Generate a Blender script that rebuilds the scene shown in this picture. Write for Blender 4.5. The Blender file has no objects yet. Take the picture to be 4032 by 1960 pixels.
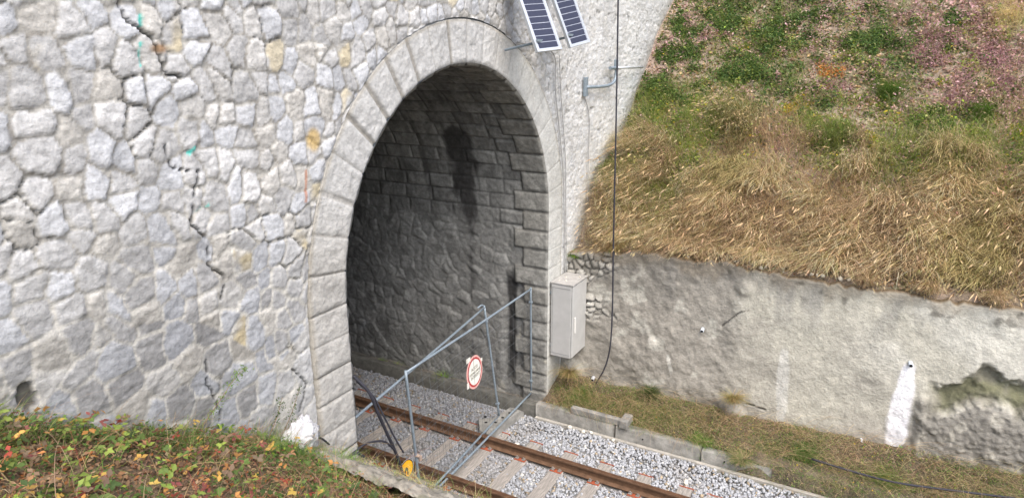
import bpy, math
import numpy as np
from mathutils import Matrix, Vector

SC = bpy.context.scene
COL = SC.collection
rng = np.random.default_rng(11)
RAD = math.radians

# ------------------------------------------------------------------ camera
CAM = np.array([4.2619, -6.8548, 5.5111])
RM = np.array([[0.87393644, 0.4860309, -0.00301138],
               [-0.13032557, 0.24029942, 0.9619103],
               [-0.46824176, 0.840256, -0.27334868]])     # rows: right, up, forward
FPX = 2595.24
cd = bpy.data.cameras.new('camera')
cam = bpy.data.objects.new('camera', cd)
COL.objects.link(cam)
cd.sensor_width = 36.0
cd.lens = FPX / 4032 * 36.0
cd.clip_start = 0.05
cd.clip_end = 500
M = Matrix.Identity(4)
for i in range(3):
    M[i][0], M[i][1], M[i][2], M[i][3] = RM[0][i], RM[1][i], -RM[2][i], CAM[i]
cam.matrix_world = M
SC.camera = cam

# ------------------------------------------------------------------ light
SUN_EL, SUN_AZ = 56, 132          # azimuth from +Y towards +X
w = bpy.data.worlds.new('World')
SC.world = w
w.use_nodes = True
nt = w.node_tree
bg = nt.nodes['Background']
sky = nt.nodes.new('ShaderNodeTexSky')
sky.sky_type = 'NISHITA'
sky.sun_disc = False
sky.sun_elevation = RAD(SUN_EL)
sky.sun_rotation = RAD(SUN_AZ)
sky.air_density = 1.0
sky.dust_density = 4.0
sky.ozone_density = 0.6
nt.links.new(sky.outputs['Color'], bg.inputs['Color'])
bg.inputs['Strength'].default_value = 0.15
sd = bpy.data.lights.new('sun', 'SUN')
sd.energy = 1.1
sd.angle = RAD(50)
sd.color = (1.0, 1.0, 0.99)
sun = bpy.data.objects.new('sun', sd)
COL.objects.link(sun)
sv = Vector((math.cos(RAD(SUN_EL)) * math.sin(RAD(SUN_AZ)), math.cos(RAD(SUN_EL)) * math.cos(RAD(SUN_AZ)), math.sin(RAD(SUN_EL))))
sun.rotation_euler = sv.to_track_quat('Z', 'Y').to_euler()
SC.view_settings.view_transform = 'Standard'
SC.view_settings.look = 'None'
SC.view_settings.gamma = 1.0
SC.view_settings.use_curve_mapping = False
SC.view_settings.exposure = 1.2
SC.render.engine = 'CYCLES'
SC.cycles.max_bounces = 6
SC.cycles.diffuse_bounces = 4

# ------------------------------------------------------------------ noise
def _hash(ix, iy, iz, seed):
    h = (ix.astype(np.int64) * 374761393 + iy.astype(np.int64) * 668265263 + iz.astype(np.int64) * 2147483647 + seed * 974634777) & 0xFFFFFFFF
    h = ((h ^ (h >> 13)) * 1274126177) & 0xFFFFFFFF
    h = ((h ^ (h >> 16)) * 2246822519) & 0xFFFFFFFF
    return ((h ^ (h >> 15)) & 0xFFFFFF) / float(0xFFFFFF)

def vnoise(x, y, seed=0):
    ix, iy = np.floor(x), np.floor(y)
    fx, fy = x - ix, y - iy
    fx = fx * fx * (3 - 2 * fx); fy = fy * fy * (3 - 2 * fy)
    z = np.zeros_like(ix)
    a = _hash(ix, iy, z, seed); b = _hash(ix + 1, iy, z, seed)
    c = _hash(ix, iy + 1, z, seed); d = _hash(ix + 1, iy + 1, z, seed)
    return (a * (1 - fx) + b * fx) * (1 - fy) + (c * (1 - fx) + d * fx) * fy

def fbm(x, y, seed=0, octv=4, gain=0.5):
    s = 0; a = 1; t = 0
    for k in range(octv):
        s = s + a * (vnoise(x * 2 ** k + 13.7 * k, y * 2 ** k - 7.3 * k, seed + k) - 0.5)
        t += a; a *= gain
    return s / t * 2

def ss(a, b, x):
    t = np.clip((x - a) / (np.asarray(b) - a), 0, 1)
    return t * t * (3 - 2 * t)

def worley(x, y, sx, sy, seed=0, jit=0.85):
    gx, gy = x / sx, y / sy
    ix, iy = np.floor(gx), np.floor(gy)
    f1 = np.full(x.shape, 9.0); f2 = np.full(x.shape, 9.0)
    cid = np.zeros(x.shape); cx = np.zeros(x.shape); cy = np.zeros(x.shape)
    for dx in (-1, 0, 1):
        for dy in (-1, 0, 1):
            jx, jy = ix + dx, iy + dy
            z = np.zeros_like(jx)
            px = jx + 0.5 + jit * (_hash(jx, jy, z, seed) - 0.5)
            py = jy + 0.5 + jit * (_hash(jx, jy, z + 1, seed) - 0.5)
            wgt = 0.12 * (_hash(jx, jy, z + 3, seed) - 0.5)
            d = np.hypot(gx - px, gy - py) + wgt
            c = _hash(jx, jy, z + 2, seed)
            closer = d < f1
            f2 = np.where(closer, f1, np.minimum(f2, d))
            cid = np.where(closer, c, cid)
            cx = np.where(closer, gx - px, cx); cy = np.where(closer, gy - py, cy)
            f1 = np.where(closer, d, f1)
    return f1, f2, cid, cx, cy

def segdist(y, z, pts):
    d = np.full(y.shape, 99.0)
    for (a, b), (c, e) in zip(pts[:-1], pts[1:]):
        vx, vy = c - a, e - b
        L = vx * vx + vy * vy + 1e-9
        t = np.clip(((y - a) * vx + (z - b) * vy) / L, 0, 1)
        d = np.minimum(d, np.hypot(y - a - t * vx, z - b - t * vy))
    return d

def mixc(a, b, t):
    return a * (1 - t[..., None]) + np.asarray(b, float) * t[..., None]

# ------------------------------------------------------------------ materials
def material(name, color=None, rough=0.85, metal=0.0, attr=False, bump=0.0, bscale=40.0, var=0.15, vscale=8.0, spec=0.3, trans=0.0, coat=0.0, stretch=None):
    m = bpy.data.materials.new(name)
    m.use_nodes = True
    t = m.node_tree; N = t.nodes; L = t.links
    p = N['Principled BSDF']
    p.inputs['Roughness'].default_value = rough
    p.inputs['Metallic'].default_value = metal
    p.inputs['Specular IOR Level'].default_value = spec
    if coat: p.inputs['Coat Weight'].default_value = coat
    if attr:
        a = N.new('ShaderNodeAttribute'); a.attribute_name = 'Col'; src = a.outputs['Color']
    else:
        a = N.new('ShaderNodeRGB'); a.outputs[0].default_value = (*color, 1); src = a.outputs[0]
    tc = N.new('ShaderNodeTexCoord')
    co = tc.outputs['Object']
    if stretch:
        mp = N.new('ShaderNodeMapping'); mp.inputs['Scale'].default_value = stretch
        L.new(co, mp.inputs['Vector']); co = mp.outputs['Vector']
    if var:
        n = N.new('ShaderNodeTexNoise'); n.inputs['Scale'].default_value = vscale
        n.inputs['Detail'].default_value = 8; n.inputs['Roughness'].default_value = 0.65
        L.new(co, n.inputs['Vector'])
        mr = N.new('ShaderNodeMapRange')
        mr.inputs['From Min'].default_value = 0.3; mr.inputs['From Max'].default_value = 0.7
        mr.inputs['To Min'].default_value = 1 - var; mr.inputs['To Max'].default_value = 1 + var
        L.new(n.outputs['Fac'], mr.inputs['Value'])
        vm = N.new('ShaderNodeVectorMath'); vm.operation = 'SCALE'
        L.new(src, vm.inputs[0]); L.new(mr.outputs[0], vm.inputs['Scale'])
        src = vm.outputs[0]
    L.new(src, p.inputs['Base Color'])
    if bump:
        n2 = N.new('ShaderNodeTexNoise'); n2.inputs['Scale'].default_value = bscale
        n2.inputs['Detail'].default_value = 8; n2.inputs['Roughness'].default_value = 0.6
        L.new(co, n2.inputs['Vector'])
        b = N.new('ShaderNodeBump'); b.inputs['Strength'].default_value = 1.0
        b.inputs['Distance'].default_value = bump
        L.new(n2.outputs['Fac'], b.inputs['Height']); L.new(b.outputs['Normal'], p.inputs['Normal'])
    if trans:
        tr = N.new('ShaderNodeBsdfTranslucent'); mx = N.new('ShaderNodeMixShader')
        mx.inputs[0].default_value = trans
        L.new(src, tr.inputs['Color'])
        out = [x for x in N if x.type == 'OUTPUT_MATERIAL'][0]
        L.new(p.outputs[0], mx.inputs[1]); L.new(tr.outputs[0], mx.inputs[2]); L.new(mx.outputs[0], out.inputs['Surface'])
    return m

M_WALL = material('rubble_masonry', attr=True, rough=0.9, bump=0.009, bscale=34, var=0.20, vscale=30)
M_RING = material('cut_stone', attr=True, rough=0.9, bump=0.010, bscale=38, var=0.16, vscale=30)
M_LINING = material('sooty_masonry', attr=True, rough=0.8, bump=0.014, bscale=22, var=0.30, vscale=16)
M_SHOT = material('sprayed_concrete', attr=True, rough=0.95, bump=0.016, bscale=30, var=0.18, vscale=18)
M_SOIL = material('soil_and_litter', attr=True, rough=1.0, bump=0.03, bscale=40, var=0.40, vscale=30)
M_STONE = material('crushed_stone', attr=True, rough=0.85, bump=0.003, bscale=90, var=0.2, vscale=60)
M_LEAF = material('leaf', attr=True, rough=0.6, var=0.12, vscale=30, trans=0.40, spec=0.25)
M_GRASS = material('grass_blade', attr=True, rough=0.7, var=0.1, vscale=20, trans=0.40, spec=0.2)
M_CONC = material('cast_concrete', (0.25, 0.245, 0.225), rough=0.92, bump=0.008, bscale=40, var=0.42, vscale=7)
M_SLEEP = material('weathered_sleeper', (0.285, 0.262, 0.235), rough=0.9, bump=0.006, bscale=22, var=0.42, vscale=9, stretch=(5.0, 0.7, 3.0))
M_RUST = material('rusty_rail', (0.145, 0.085, 0.052), rough=0.75, metal=0.25, bump=0.002, bscale=60, var=0.35, vscale=14)
M_RAILTOP = material('rail_running_surface', (0.16, 0.085, 0.05), rough=0.5, metal=0.5, var=0.3, vscale=10)
M_PLATE = material('orange_red_plate', (0.30, 0.075, 0.035), rough=0.8, var=0.35, vscale=25)
M_BOLT = material('dull_bolt', (0.30, 0.28, 0.26), rough=0.6, metal=0.5, var=0.3, vscale=60)
M_GALV = material('galvanised_steel', (0.24, 0.29, 0.33), rough=0.55, metal=0.35, var=0.2, vscale=30)
M_WIRE = material('mesh_wire', (0.13, 0.14, 0.145), rough=0.6, metal=0.4, var=0)
M_CAB = material('cabinet_paint', (0.45, 0.45, 0.435), rough=0.6, bump=0.0015, bscale=180, var=0.08, vscale=5)
M_CABTOP = material('cabinet_lid', (0.36, 0.35, 0.33), rough=0.85, bump=0.003, bscale=70, var=0.25, vscale=18)
M_CABLE = material('black_cable', (0.035, 0.035, 0.045), rough=0.6, var=0.2, vscale=12)
M_CONDUIT = material('grey_conduit', (0.30, 0.30, 0.29), rough=0.7, var=0.2, vscale=10)
M_ALU = material('aluminium_frame', (0.55, 0.58, 0.60), rough=0.4, metal=0.5, var=0.08)
M_CELL = material('solar_cell', (0.028, 0.030, 0.052), rough=0.3, spec=0.5, var=0.15, vscale=30)
M_LINE = material('solar_busbar', (0.42, 0.45, 0.52), rough=0.5, var=0)
M_BACK = material('panel_backing', (0.25, 0.25, 0.25), rough=0.7, var=0.1)
M_WHITE = material('sign_white', (0.78, 0.77, 0.70), rough=0.45, var=0.05)
M_RED = material('sign_red', (0.42, 0.018, 0.022), rough=0.45, var=0.08)
M_PINK = material('faded_red_rim', (0.72, 0.42, 0.38), rough=0.5, var=0.1)
M_INK = material('sign_ink', (0.13, 0.12, 0.07), rough=0.6, var=0)
M_YEL = material('sign_yellow', (0.80, 0.42, 0.01), rough=0.45, var=0.08)
M_BLACK = material('sign_black', (0.02, 0.02, 0.02), rough=0.5, var=0)
M_FOAM = material('white_foam', (0.50, 0.50, 0.51), rough=0.9, bump=0.012, bscale=30, var=0.05)
M_PVC = material('pale_pipe', (0.55, 0.60, 0.66), rough=0.5, var=0.08)
M_DARK = material('pipe_bore', (0.012, 0.012, 0.012), rough=1.0, var=0)
M_BARK = material('dry_stem', (0.24, 0.17, 0.11), rough=0.9, var=0.3, vscale=20)

# ------------------------------------------------------------------ mesh + tagging helpers
def tag(o, label=None, cat=None, group=None, kind=None):
    if label: o['label'] = label
    if cat: o['category'] = cat
    if group: o['group'] = group
    if kind: o['kind'] = kind
    return o

def empty(name, loc, label, cat, group=None):
    o = bpy.data.objects.new(name, None)
    o.empty_display_size = 0.1
    o.location = loc
    COL.objects.link(o)
    return tag(o, label, cat, group)

def link(name, me, mat, parent=None, smooth=False):
    o = bpy.data.objects.new(name, me)
    if mat is not None: me.materials.append(mat)
    COL.objects.link(o)
    if parent is not None:
        o.parent = parent
        o.matrix_parent_inverse = Matrix.Translation(-Vector(parent.location)) if parent.parent is None else Matrix.Identity(4)
    if smooth:
        me.polygons.foreach_set('use_smooth', np.ones(len(me.polygons), bool))
    return o

def np_mesh(name, V, faces, colors=None):
    """V (n,3); faces: list of (k,3|4) int arrays; colors (n,3)"""
    me = bpy.data.meshes.new(name)
    V = np.ascontiguousarray(V, np.float32)
    me.vertices.add(len(V)); me.vertices.foreach_set('co', V.ravel())
    idx = np.concatenate([f.ravel() for f in faces]).astype(np.int32)
    tot = np.concatenate([np.full(len(f), f.shape[1]) for f in faces]).astype(np.int32)
    st = np.concatenate([[0], np.cumsum(tot)[:-1]]).astype(np.int32)
    me.loops.add(len(idx)); me.loops.foreach_set('vertex_index', idx)
    me.polygons.add(len(tot)); me.polygons.foreach_set('loop_start', st); me.polygons.foreach_set('loop_total', tot)
    me.update(calc_edges=True)
    if colors is not None:
        a = me.color_attributes.new('Col', 'FLOAT_COLOR', 'POINT')
        c = np.ones((len(V), 4), np.float32); c[:, :3] = np.clip(colors, 0.004, 1)
        a.data.foreach_set('color', c.ravel())
    me.validate()
    return me

def grid_faces(n, m, keep=None, flip=False):
    i = np.arange(n * m).reshape(n, m)
    q = np.stack([i[:-1, :-1], i[1:, :-1], i[1:, 1:], i[:-1, 1:]], -1)
    if flip: q = q[..., ::-1]
    return q.reshape(-1, 4) if keep is None else q[keep]

def grid_obj(name, P, C, mat, parent=None, keep=None, flip=False, smooth=True):
    n, m = P.shape[:2]
    me = np_mesh(name, P.reshape(-1, 3), [grid_faces(n, m, keep, flip)], C.reshape(-1, 3))
    return link(name, me, mat, parent, smooth)

class MB:
    """collects shapes for ONE mesh"""
    def __init__(s): s.V = []; s.F = []; s.n = 0
    def add(s, V, F):
        V = np.asarray(V, float)
        s.V.append(V)
        for f in F: s.F.append(np.asarray(f) + s.n)
        s.n += len(V)
    def box(s, c, size, R=None, bev=0.0):
        h = np.asarray(size, float) / 2
        if bev <= 0:
            V = np.array([[x, y, z] for x in (-1, 1) for y in (-1, 1) for z in (-1, 1)], float) * h
            F = [[0, 1, 3, 2], [4, 6, 7, 5], [0, 4, 5, 1], [2, 3, 7, 6], [0, 2, 6, 4], [1, 5, 7, 3]]
        else:
            V = []; ids = {}
            for x in (-1, 1):
                for y in (-1, 1):
                    for z in (-1, 1):
                        for ax in range(3):
                            v = np.array([x, y, z], float) * (h - bev); v[ax] = (x, y, z)[ax] * h[ax]
                            ids[(x, y, z, ax)] = len(V); V.append(v)
            F = []
            def q(*k): F.append([ids[i] for i in k])
            for sg in (-1, 1):
                q((sg, -1, -1, 0), (sg, 1, -1, 0), (sg, 1, 1, 0), (sg, -1, 1, 0))
                q((-1, sg, -1, 1), (1, sg, -1, 1), (1, sg, 1, 1), (-1, sg, 1, 1))
                q((-1, -1, sg, 2), (1, -1, sg, 2), (1, 1, sg, 2), (-1, 1, sg, 2))
                for sh in (-1, 1):
                    q((-1, sg, sh, 1), (1, sg, sh, 1), (1, sg, sh, 2), (-1, sg, sh, 2))
                    q((sg, -1, sh, 0), (sg, 1, sh, 0), (sg, 1, sh, 2), (sg, -1, sh, 2))
                    q((sg, sh, -1, 0), (sg, sh, 1, 0), (sg, sh, 1, 1), (sg, sh, -1, 1))
                    for si in (-1, 1):
                        F.append([ids[(sg, sh, si, a)] for a in range(3)])
            V = np.array(V)
        if R is not None: V = V @ np.asarray(R).T
        s.add(V + np.asarray(c, float), F)
    def tube(s, pts, r, n=8, cap=True):
        pts = np.asarray(pts, float)
        t = np.gradient(pts, axis=0); t /= np.linalg.norm(t, axis=1)[:, None] + 1e-9
        up = np.array([0, 0, 1.0]) if abs(t[0, 2]) < 0.9 else np.array([1.0, 0, 0])
        rr = np.full(len(pts), r) if np.isscalar(r) else np.asarray(r)
        V = []
        u = np.cross(t[0], up); u /= np.linalg.norm(u)
        for k in range(len(pts)):
            u = u - t[k] * (u @ t[k]); u /= np.linalg.norm(u) + 1e-9
            v = np.cross(t[k], u)
            for a in range(n):
                th = 2 * math.pi * a / n
                V.append(pts[k] + rr[k] * (math.cos(th) * u + math.sin(th) * v))
        F = []
        for k in range(len(pts) - 1):
            for a in range(n):
                b = (a + 1) % n
                F.append([k * n + a, k * n + b, (k + 1) * n + b, (k + 1) * n + a])
        if cap:
            F.append(list(range(n))[::-1]); F.append([(len(pts) - 1) * n + a for a in range(n)])
        s.add(V, F)
    def prism(s, poly, a, b, ax):
        """extrude 2D poly (list) between offsets a,b along unit axes ax=(ex,ey,ez,origin): poly in ex,ey; extrude ez"""
        ex, ey, ez, o = [np.asarray(k, float) for k in ax]
        n = len(poly)
        V = [o + p[0] * ex + p[1] * ey + a * ez for p in poly] + [o + p[0] * ex + p[1] * ey + b * ez for p in poly]
        F = [list(range(n))[::-1], [n + i for i in range(n)]]
        for i in range(n):
            j = (i + 1) % n; F.append([i, j, n + j, n + i])
        s.add(V, F)
    def build(s, name, mat, parent=None, smooth=False):
        V = np.concatenate(s.V)
        me = bpy.data.meshes.new(name)
        me.from_pydata([tuple(v) for v in V], [], [[int(i) for i in f] for f in s.F])
        me.validate(); me.update()
        o = link(name, me, mat, parent, smooth)
        return o

def smooth_path(pts, n=8):
    pts = np.asarray(pts, float)
    P = np.vstack([2 * pts[0] - pts[1], pts, 2 * pts[-1] - pts[-2]])
    out = []
    for i in range(1, len(P) - 2):
        for t in np.linspace(0, 1, n, endpoint=False):
            out.append(0.5 * (2 * P[i] + (P[i + 1] - P[i - 1]) * t + (2 * P[i - 1] - 5 * P[i] + 4 * P[i + 1] - P[i + 2]) * t * t + (3 * P[i] - P[i - 1] - 3 * P[i + 1] + P[i + 2]) * t ** 3))
    out.append(P[-2])
    return np.array(out)

# ------------------------------------------------------------------ the portal: dimensions
YC, RI, ZS, RW = -0.25, 2.20, 3.30, 0.47        # axis, inner radius, springing height, ring width
def ring_dist(y, z):
    """distance outside the intrados profile"""
    dy = np.abs(y - YC)
    return np.where(z > ZS, np.hypot(dy, z - ZS), dy) - RI

def path_pt(s, r):
    """s: arc length up the right jamb, over the arch, down the left; r outwards of intrados"""
    H = ZS; A = math.pi * RI
    th = np.clip((s - H) / RI, 0, math.pi)
    y = YC + (RI + r) * np.cos(th)
    z = ZS + (RI + r) * np.sin(th)
    z = np.where(s < H, s, z)
    z = np.where(s > H + A, ZS - (s - H - A), z)
    return y, z
STOT = 2 * ZS + math.pi * RI

portal = empty('tunnel_portal', (0, YC, 0), 'pale rubble stone tunnel portal with a tall horseshoe arch over the track', 'tunnel portal')

# headwall
ys = np.concatenate([np.arange(-7.6, -5.6, 0.04), np.arange(-5.6, 3.2, 0.0155), np.arange(3.2, 9.2, 0.035), np.arange(9.2, 13.1, 0.2)])
zs = np.concatenate([np.arange(0, 1.4, 0.05), np.arange(1.4, 6.6, 0.0155), np.arange(6.6, 9.6, 0.06)])
Y, Z = np.meshgrid(ys, zs, indexing='ij')
wy = Y + 0.06 * fbm(Y * 4, Z * 4, 5, 4); wz = Z + 0.06 * fbm(Y * 4 + 40, Z * 4, 6, 4)
big = ss(3.9, 2.9, Z)                                     # larger stones low on the wall
f1, f2, cid, cx, cy = worley(wy, wz, 0.165, 0.195, 3, 0.7)
g1, g2, gid, gx, gy = worley(wy, wz, 0.225, 0.25, 9, 0.75)
sel = (vnoise(Y * 0.9, Z * 0.9, 77) * 0.5 + 0.5 * ss(4.6, 3.0, Z) + 0.1 > 0.62)
F1 = np.where(sel, g1, f1); ED = np.where(sel, (g2 - g1) * 0.235, (f2 - f1) * 0.18)
CID = np.where(sel, gid, cid); CX = np.where(sel, gx, cx); CY = np.where(sel, gy, cy)
ED = ED + 0.010 * fbm(Y * 16, Z * 16, 21, 3)
CID2 = (CID * 7.31) % 1; CID3 = (CID * 13.77) % 1; CID4 = (CID * 29.3) % 1
plaster = ss(0.4, 2.6, Y + 0.35 * fbm(Y * 1.2, Z * 1.2, 31, 3)) * 0.9 + 0.35 * ss(-3.6, -2.7, Y) * ss(3.4, 2.6, Z)
plaster = np.clip(plaster + 0.15 * ss(0.1, 0.6, fbm(Y * 0.8, Z * 0.8, 91, 2)), 0, 1)
dome = ss(0.008, 0.020, ED) * (0.70 + 0.30 * ss(0, 0.08, ED))
hgt = dome * (0.006 + 0.014 * CID2) + dome * (0.026 * (CID3 - 0.5) * CX + 0.026 * (CID4 - 0.5) * CY)
hgt = hgt * (1 - 0.75 * plaster) * (1 - 0.55 * ss(4.6, 3.2, Z))
hgt += 0.0085 * fbm(Y * 9, Z * 13, 41, 5, 0.65) * (1 + 0.9 * plaster) + 0.0075 * fbm(Y * 28, Z * 40, 43, 3)
pock = ss(0.42, 0.62, fbm(Y * 11, Z * 8, 47, 3)) * plaster * ss(0.2, 2.0, Y)
hgt -= 0.020 * pock
hgt += 0.018 * fbm(Y * 0.8, Z * 0.8, 44, 2)
jointm = ss(0.024 + 0.006 * ss(4.8, 3.8, Z), 0.012, ED)                      # 1 in a joint
# cracks running along the joints
cracks = [[(-4.25, 5.95), (-4.23, 5.85), (-4.19, 5.74), (-4.06, 5.66), (-4.03, 5.52), (-3.99, 5.44), (-3.88, 5.43)],
          [(-4.07, 4.97), (-4.03, 4.82), (-3.86, 4.75), (-3.92, 4.57), (-3.95, 4.38), (-3.85, 4.28), (-3.85, 4.06), (-3.75, 3.93), (-3.78, 3.74)],
          [(-3.99, 3.36), (-4.0, 3.17), (-3.94, 3.0), (-3.95, 2.8)], [(-3.17, 2.91), (-3.04, 2.7), (-3.14, 2.5)]]
crack = np.zeros_like(Y)
jy, jz = Y + 0.03 * fbm(Y * 7, Z * 7, 61, 2), Z + 0.03 * fbm(Y * 7, Z * 7, 62, 2)
for k, L in enumerate(cracks):
    d = segdist(jy, jz, L)
    wd = (0.0085 if k < 1 else 0.005) * (0.7 + 0.8 * vnoise(Z * 6, Y * 6, 5))
    crack = np.maximum(crack, ss(1.3, 0.5, d / wd))
crack = np.maximum(crack, 0.55 * ss(0.66, 0.82, vnoise(Y * 2.6, Z * 2.6, 83)) * ss(0.006, 0.001, np.abs(ED - 0.004)) * (1 - plaster))
hgt -= 0.045 * crack
# colours
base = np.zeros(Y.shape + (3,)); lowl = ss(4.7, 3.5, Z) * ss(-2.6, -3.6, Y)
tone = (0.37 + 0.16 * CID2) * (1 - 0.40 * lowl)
base[:] = tone[..., None] * np.array([0.985, 0.99, 0.985])
base = mixc(base, (0.46, 0.50, 0.57), 0.28 * (CID3 > 0.62))
base = mixc(base, (0.50, 0.46, 0.37), 0.30 * (CID4 > 0.78))
base = mixc(base, (0.52, 0.42, 0.20), 0.50 * ((CID > 0.965) & (Y < 0.5)) * ss(0.0, 0.03, ED) * ss(-0.35, 0.2, fbm(Y * 6, Z * 6, 71, 3)))
mort = np.zeros_like(base); mort[:] = (0.43, 0.42, 0.385)
mort *= (0.74 + 0.36 * ss(5.2, 3.7, Z) + 0.18 * fbm(Y * 12, Z * 12, 33, 3))[..., None]
base = base * (1 - jointm[..., None] * 0.95) + mort * jointm[..., None] * 0.95
base *= (1 + 0.42 * fbm(Y * 7, Z * 10, 51, 5, 0.65))[..., None]
rim = ss(0.008, 0.002, np.abs(ED - 0.015)) * ss(-0.15, 0.35, fbm(Y * 5, Z * 5, 52, 2)) * (1 - 0.8 * plaster) * (1 - 0.6 * ss(4.4, 3.4, Z))
base = mixc(base, (0.17, 0.155, 0.13), 0.55 * rim)
pl = np.zeros_like(base); pl[:] = (0.52, 0.525, 0.51)
pl *= (1 + 0.22 * fbm(Y * 3, Z * 1.5, 53, 4) + 0.10 * fbm(Y * 20, Z * 16, 54, 2))[..., None]
base = base * (1 - 0.72 * plaster[..., None]) + pl * 0.72 * plaster[..., None]
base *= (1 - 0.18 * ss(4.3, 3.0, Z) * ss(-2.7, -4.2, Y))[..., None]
low_dark = ss(0.05, 0.5, fbm(Y * 1.1, Z * 1.4, 57, 4)) * ss(-2.9, -3.9, Y) * ss(4.2, 3.2, Z)  # patchy darker tone low on the left
base = mixc(base, (0.17, 0.175, 0.18), 0.55 * low_dark)
base = mixc(base, (0.12, 0.115, 0.10), 0.55 * pock)
# darker band on the right where the slope meets the wall
hl = np.interp(Y, [2.6, 2.9, 3.4, 3.8, 4.8, 5.7, 6.8, 7.9, 13], [1.6, 2.13, 3.05, 3.61, 3.91, 4.95, 6.0, 6.76, 11])
slope_edge = ss(0.45, 0.0, Z - hl + 0.2 * fbm(Y * 4, Z * 4, 58, 3)) * ss(2.4, 3.0, Y)
base = mixc(base, (0.20, 0.19, 0.16), 0.6 * slope_edge)
base = mixc(base, (0.50, 0.34, 0.10), 0.75 * ss(0.10, 0.05, np.hypot((Y + 2.71) / 1.0, (Z - 4.87) / 1.3)))
base = mixc(base, (0.28, 0.15, 0.05), 0.8 * ss(0.09, 0.03, np.hypot((Y + 4.02), (Z - 5.60) * 2)))
rs = ss(0.02, 0.006, segdist(Y, Z, [(-2.83, 4.62), (-2.84, 4.5), (-2.86, 4.36)]))
base = mixc(base, (0.36, 0.12, 0.04), 0.7 * rs)
# sprayed cyan survey dashes
for a, b, r in (((-4.11, 5.80), (-4.12, 5.75), 0.014), ((-4.14, 5.63), (-4.16, 5.50), 0.011), ((-3.90, 4.90), (-3.85, 4.925), 0.014), ((-3.90, 4.49), (-3.80, 4.505), 0.010)):
    base = mixc(base, (0.06, 0.58, 0.50), 0.85 * ss(1.4, 0.7, segdist(Y, Z, [a, b]) / r) * ss(-0.5, 0.1, fbm(Y * 30, Z * 30, 66, 2)))
base = mixc(base, (0.02, 0.018, 0.015), 0.92 * np.clip(crack, 0, 1))
RD = ring_dist(Y, Z)
lim = RW + 0.016 + 0.018 * ss(3.7, 3.2, Z) * (Y < 0) + 0.008 * fbm(Y * 8, Z * 8, 68, 2)
# weep hole low on the left
hole = ss(0.047, 0.038, np.hypot((Y + 5.17) * 0.9, (Z - 3.60) * 0.42) + 0.022 * fbm(Y * 14, Z * 14, 97, 3)); hgt -= 0.12 * hole; base = mixc(base, (0.07, 0.065, 0.05), 0.85 * hole)
# project inside vertices onto the ring's outline
inside = RD < lim
dy = Y - YC; rr_ = np.where(Z > ZS, np.hypot(dy, Z - ZS), np.abs(dy)) + 1e-9
ny = np.where(Z > ZS, dy / rr_, np.sign(dy)); nz = np.where(Z > ZS, (Z - ZS) / rr_, 0)
Yp = np.where(inside, Y + ny * (lim - RD), Y); Zp = np.where(inside, Z + nz * (lim - RD), Z)
near = ss(0.05, 0.0, RD - lim)
hx = np.maximum(hgt + 0.004, -0.03) - 0.012 * near
keepv = inside
allin = keepv[:-1, :-1] & keepv[1:, :-1] & keepv[1:, 1:] & keepv[:-1, 1:]
# collapse only near boundary: delete faces fully inside
P = np.stack([hx, Yp, Zp], -1)
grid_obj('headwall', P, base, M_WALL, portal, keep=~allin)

# arch ring: voussoirs with recessed joints, its arris and soffit
BL = 0.301
nb = int(round(math.pi * RI / 0.314))
s_ = np.arange(0, STOT + 0.01, 0.012)
r_ = np.concatenate([np.arange(0.0, RW, 0.0145), [RW, RW + 0.002, RW + 0.09]])
S, Rr = np.meshgrid(s_, r_, indexing='ij')
def joint_coord(S):
    A = math.pi * RI
    k = np.where(S < ZS, (S - ZS) / BL, np.where(S < ZS + A, (S - ZS) / A * nb, nb + (S - ZS - A) / BL))
    return k
K = joint_coord(S) + 0.012 * fbm(S * 3, Rr * 12, 101, 2)
fk = K - np.floor(K); jd = np.minimum(fk, 1 - fk) * 0.305
kj = np.round(K); jw = _hash(kj, kj * 0, kj * 0, 5)
leftside = S > ZS + math.pi * RI * 0.42
wide = 0.006 + 0.022 * ((jw > 0.45) & (kj > nb * 0.5) & (kj < nb * 0.94))
deep = 0.008 + 0.012 * (jw > 0.5)
deep = np.where(leftside, deep, deep * 0.3) * (1 - 0.55 * ss(4.9, 5.4, path_pt(S, Rr)[1]))
jm = ss(1.0, 0.35, jd / (wide + 0.006))
margin = np.minimum(np.minimum(jd, Rr), np.maximum(RW - Rr, 0))
bulge = ss(0.005, 0.05, margin)
yy, zz = path_pt(S, Rr)
h = 0.004 + bulge * (0.006 + 0.012 * fbm(yy * 9, zz * 9, 103, 4)) + 0.006 * fbm(yy * 28, zz * 28, 105, 3)
h = np.where(leftside, h, h * 0.4 + 0.006 * fbm(yy * 6, zz * 6, 107, 3)) - jm * deep
h = np.where(Rr > RW + 0.001, -0.09, h)
h = h - 0.010 * (Rr < 0.001)
bt = _hash(np.floor(K), np.floor(K) * 0, np.floor(K) * 0, 9)
C = np.zeros(S.shape + (3,)); C[:] = (0.36, 0.352, 0.33)
C *= (0.90 + 0.20 * bt)[..., None]
C = mixc(C, (0.50, 0.51, 0.51), 0.55 * ss(3.6, 4.6, zz))
C = mixc(C, (0.53, 0.535, 0.50), 0.7 * ss(0.3, 1.2, yy))
C *= (1 + 0.20 * fbm(yy * 10, zz * 10, 109, 4) + 0.12 * fbm(yy * 2, zz * 2, 110, 3))[..., None]
C = mixc(C, (0.20, 0.185, 0.155), jm * np.where(leftside, 0.40 + 0.3 * (jw > 0.5), 0.2) )
C = mixc(C, (0.03, 0.028, 0.022), jm * ((kj == nb + 5) | (kj == nb + 2)) * 0.8)
C = mixc(C, (0.30, 0.27, 0.21), 0.5 * ss(RW - 0.05, RW - 0.01, Rr))
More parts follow.
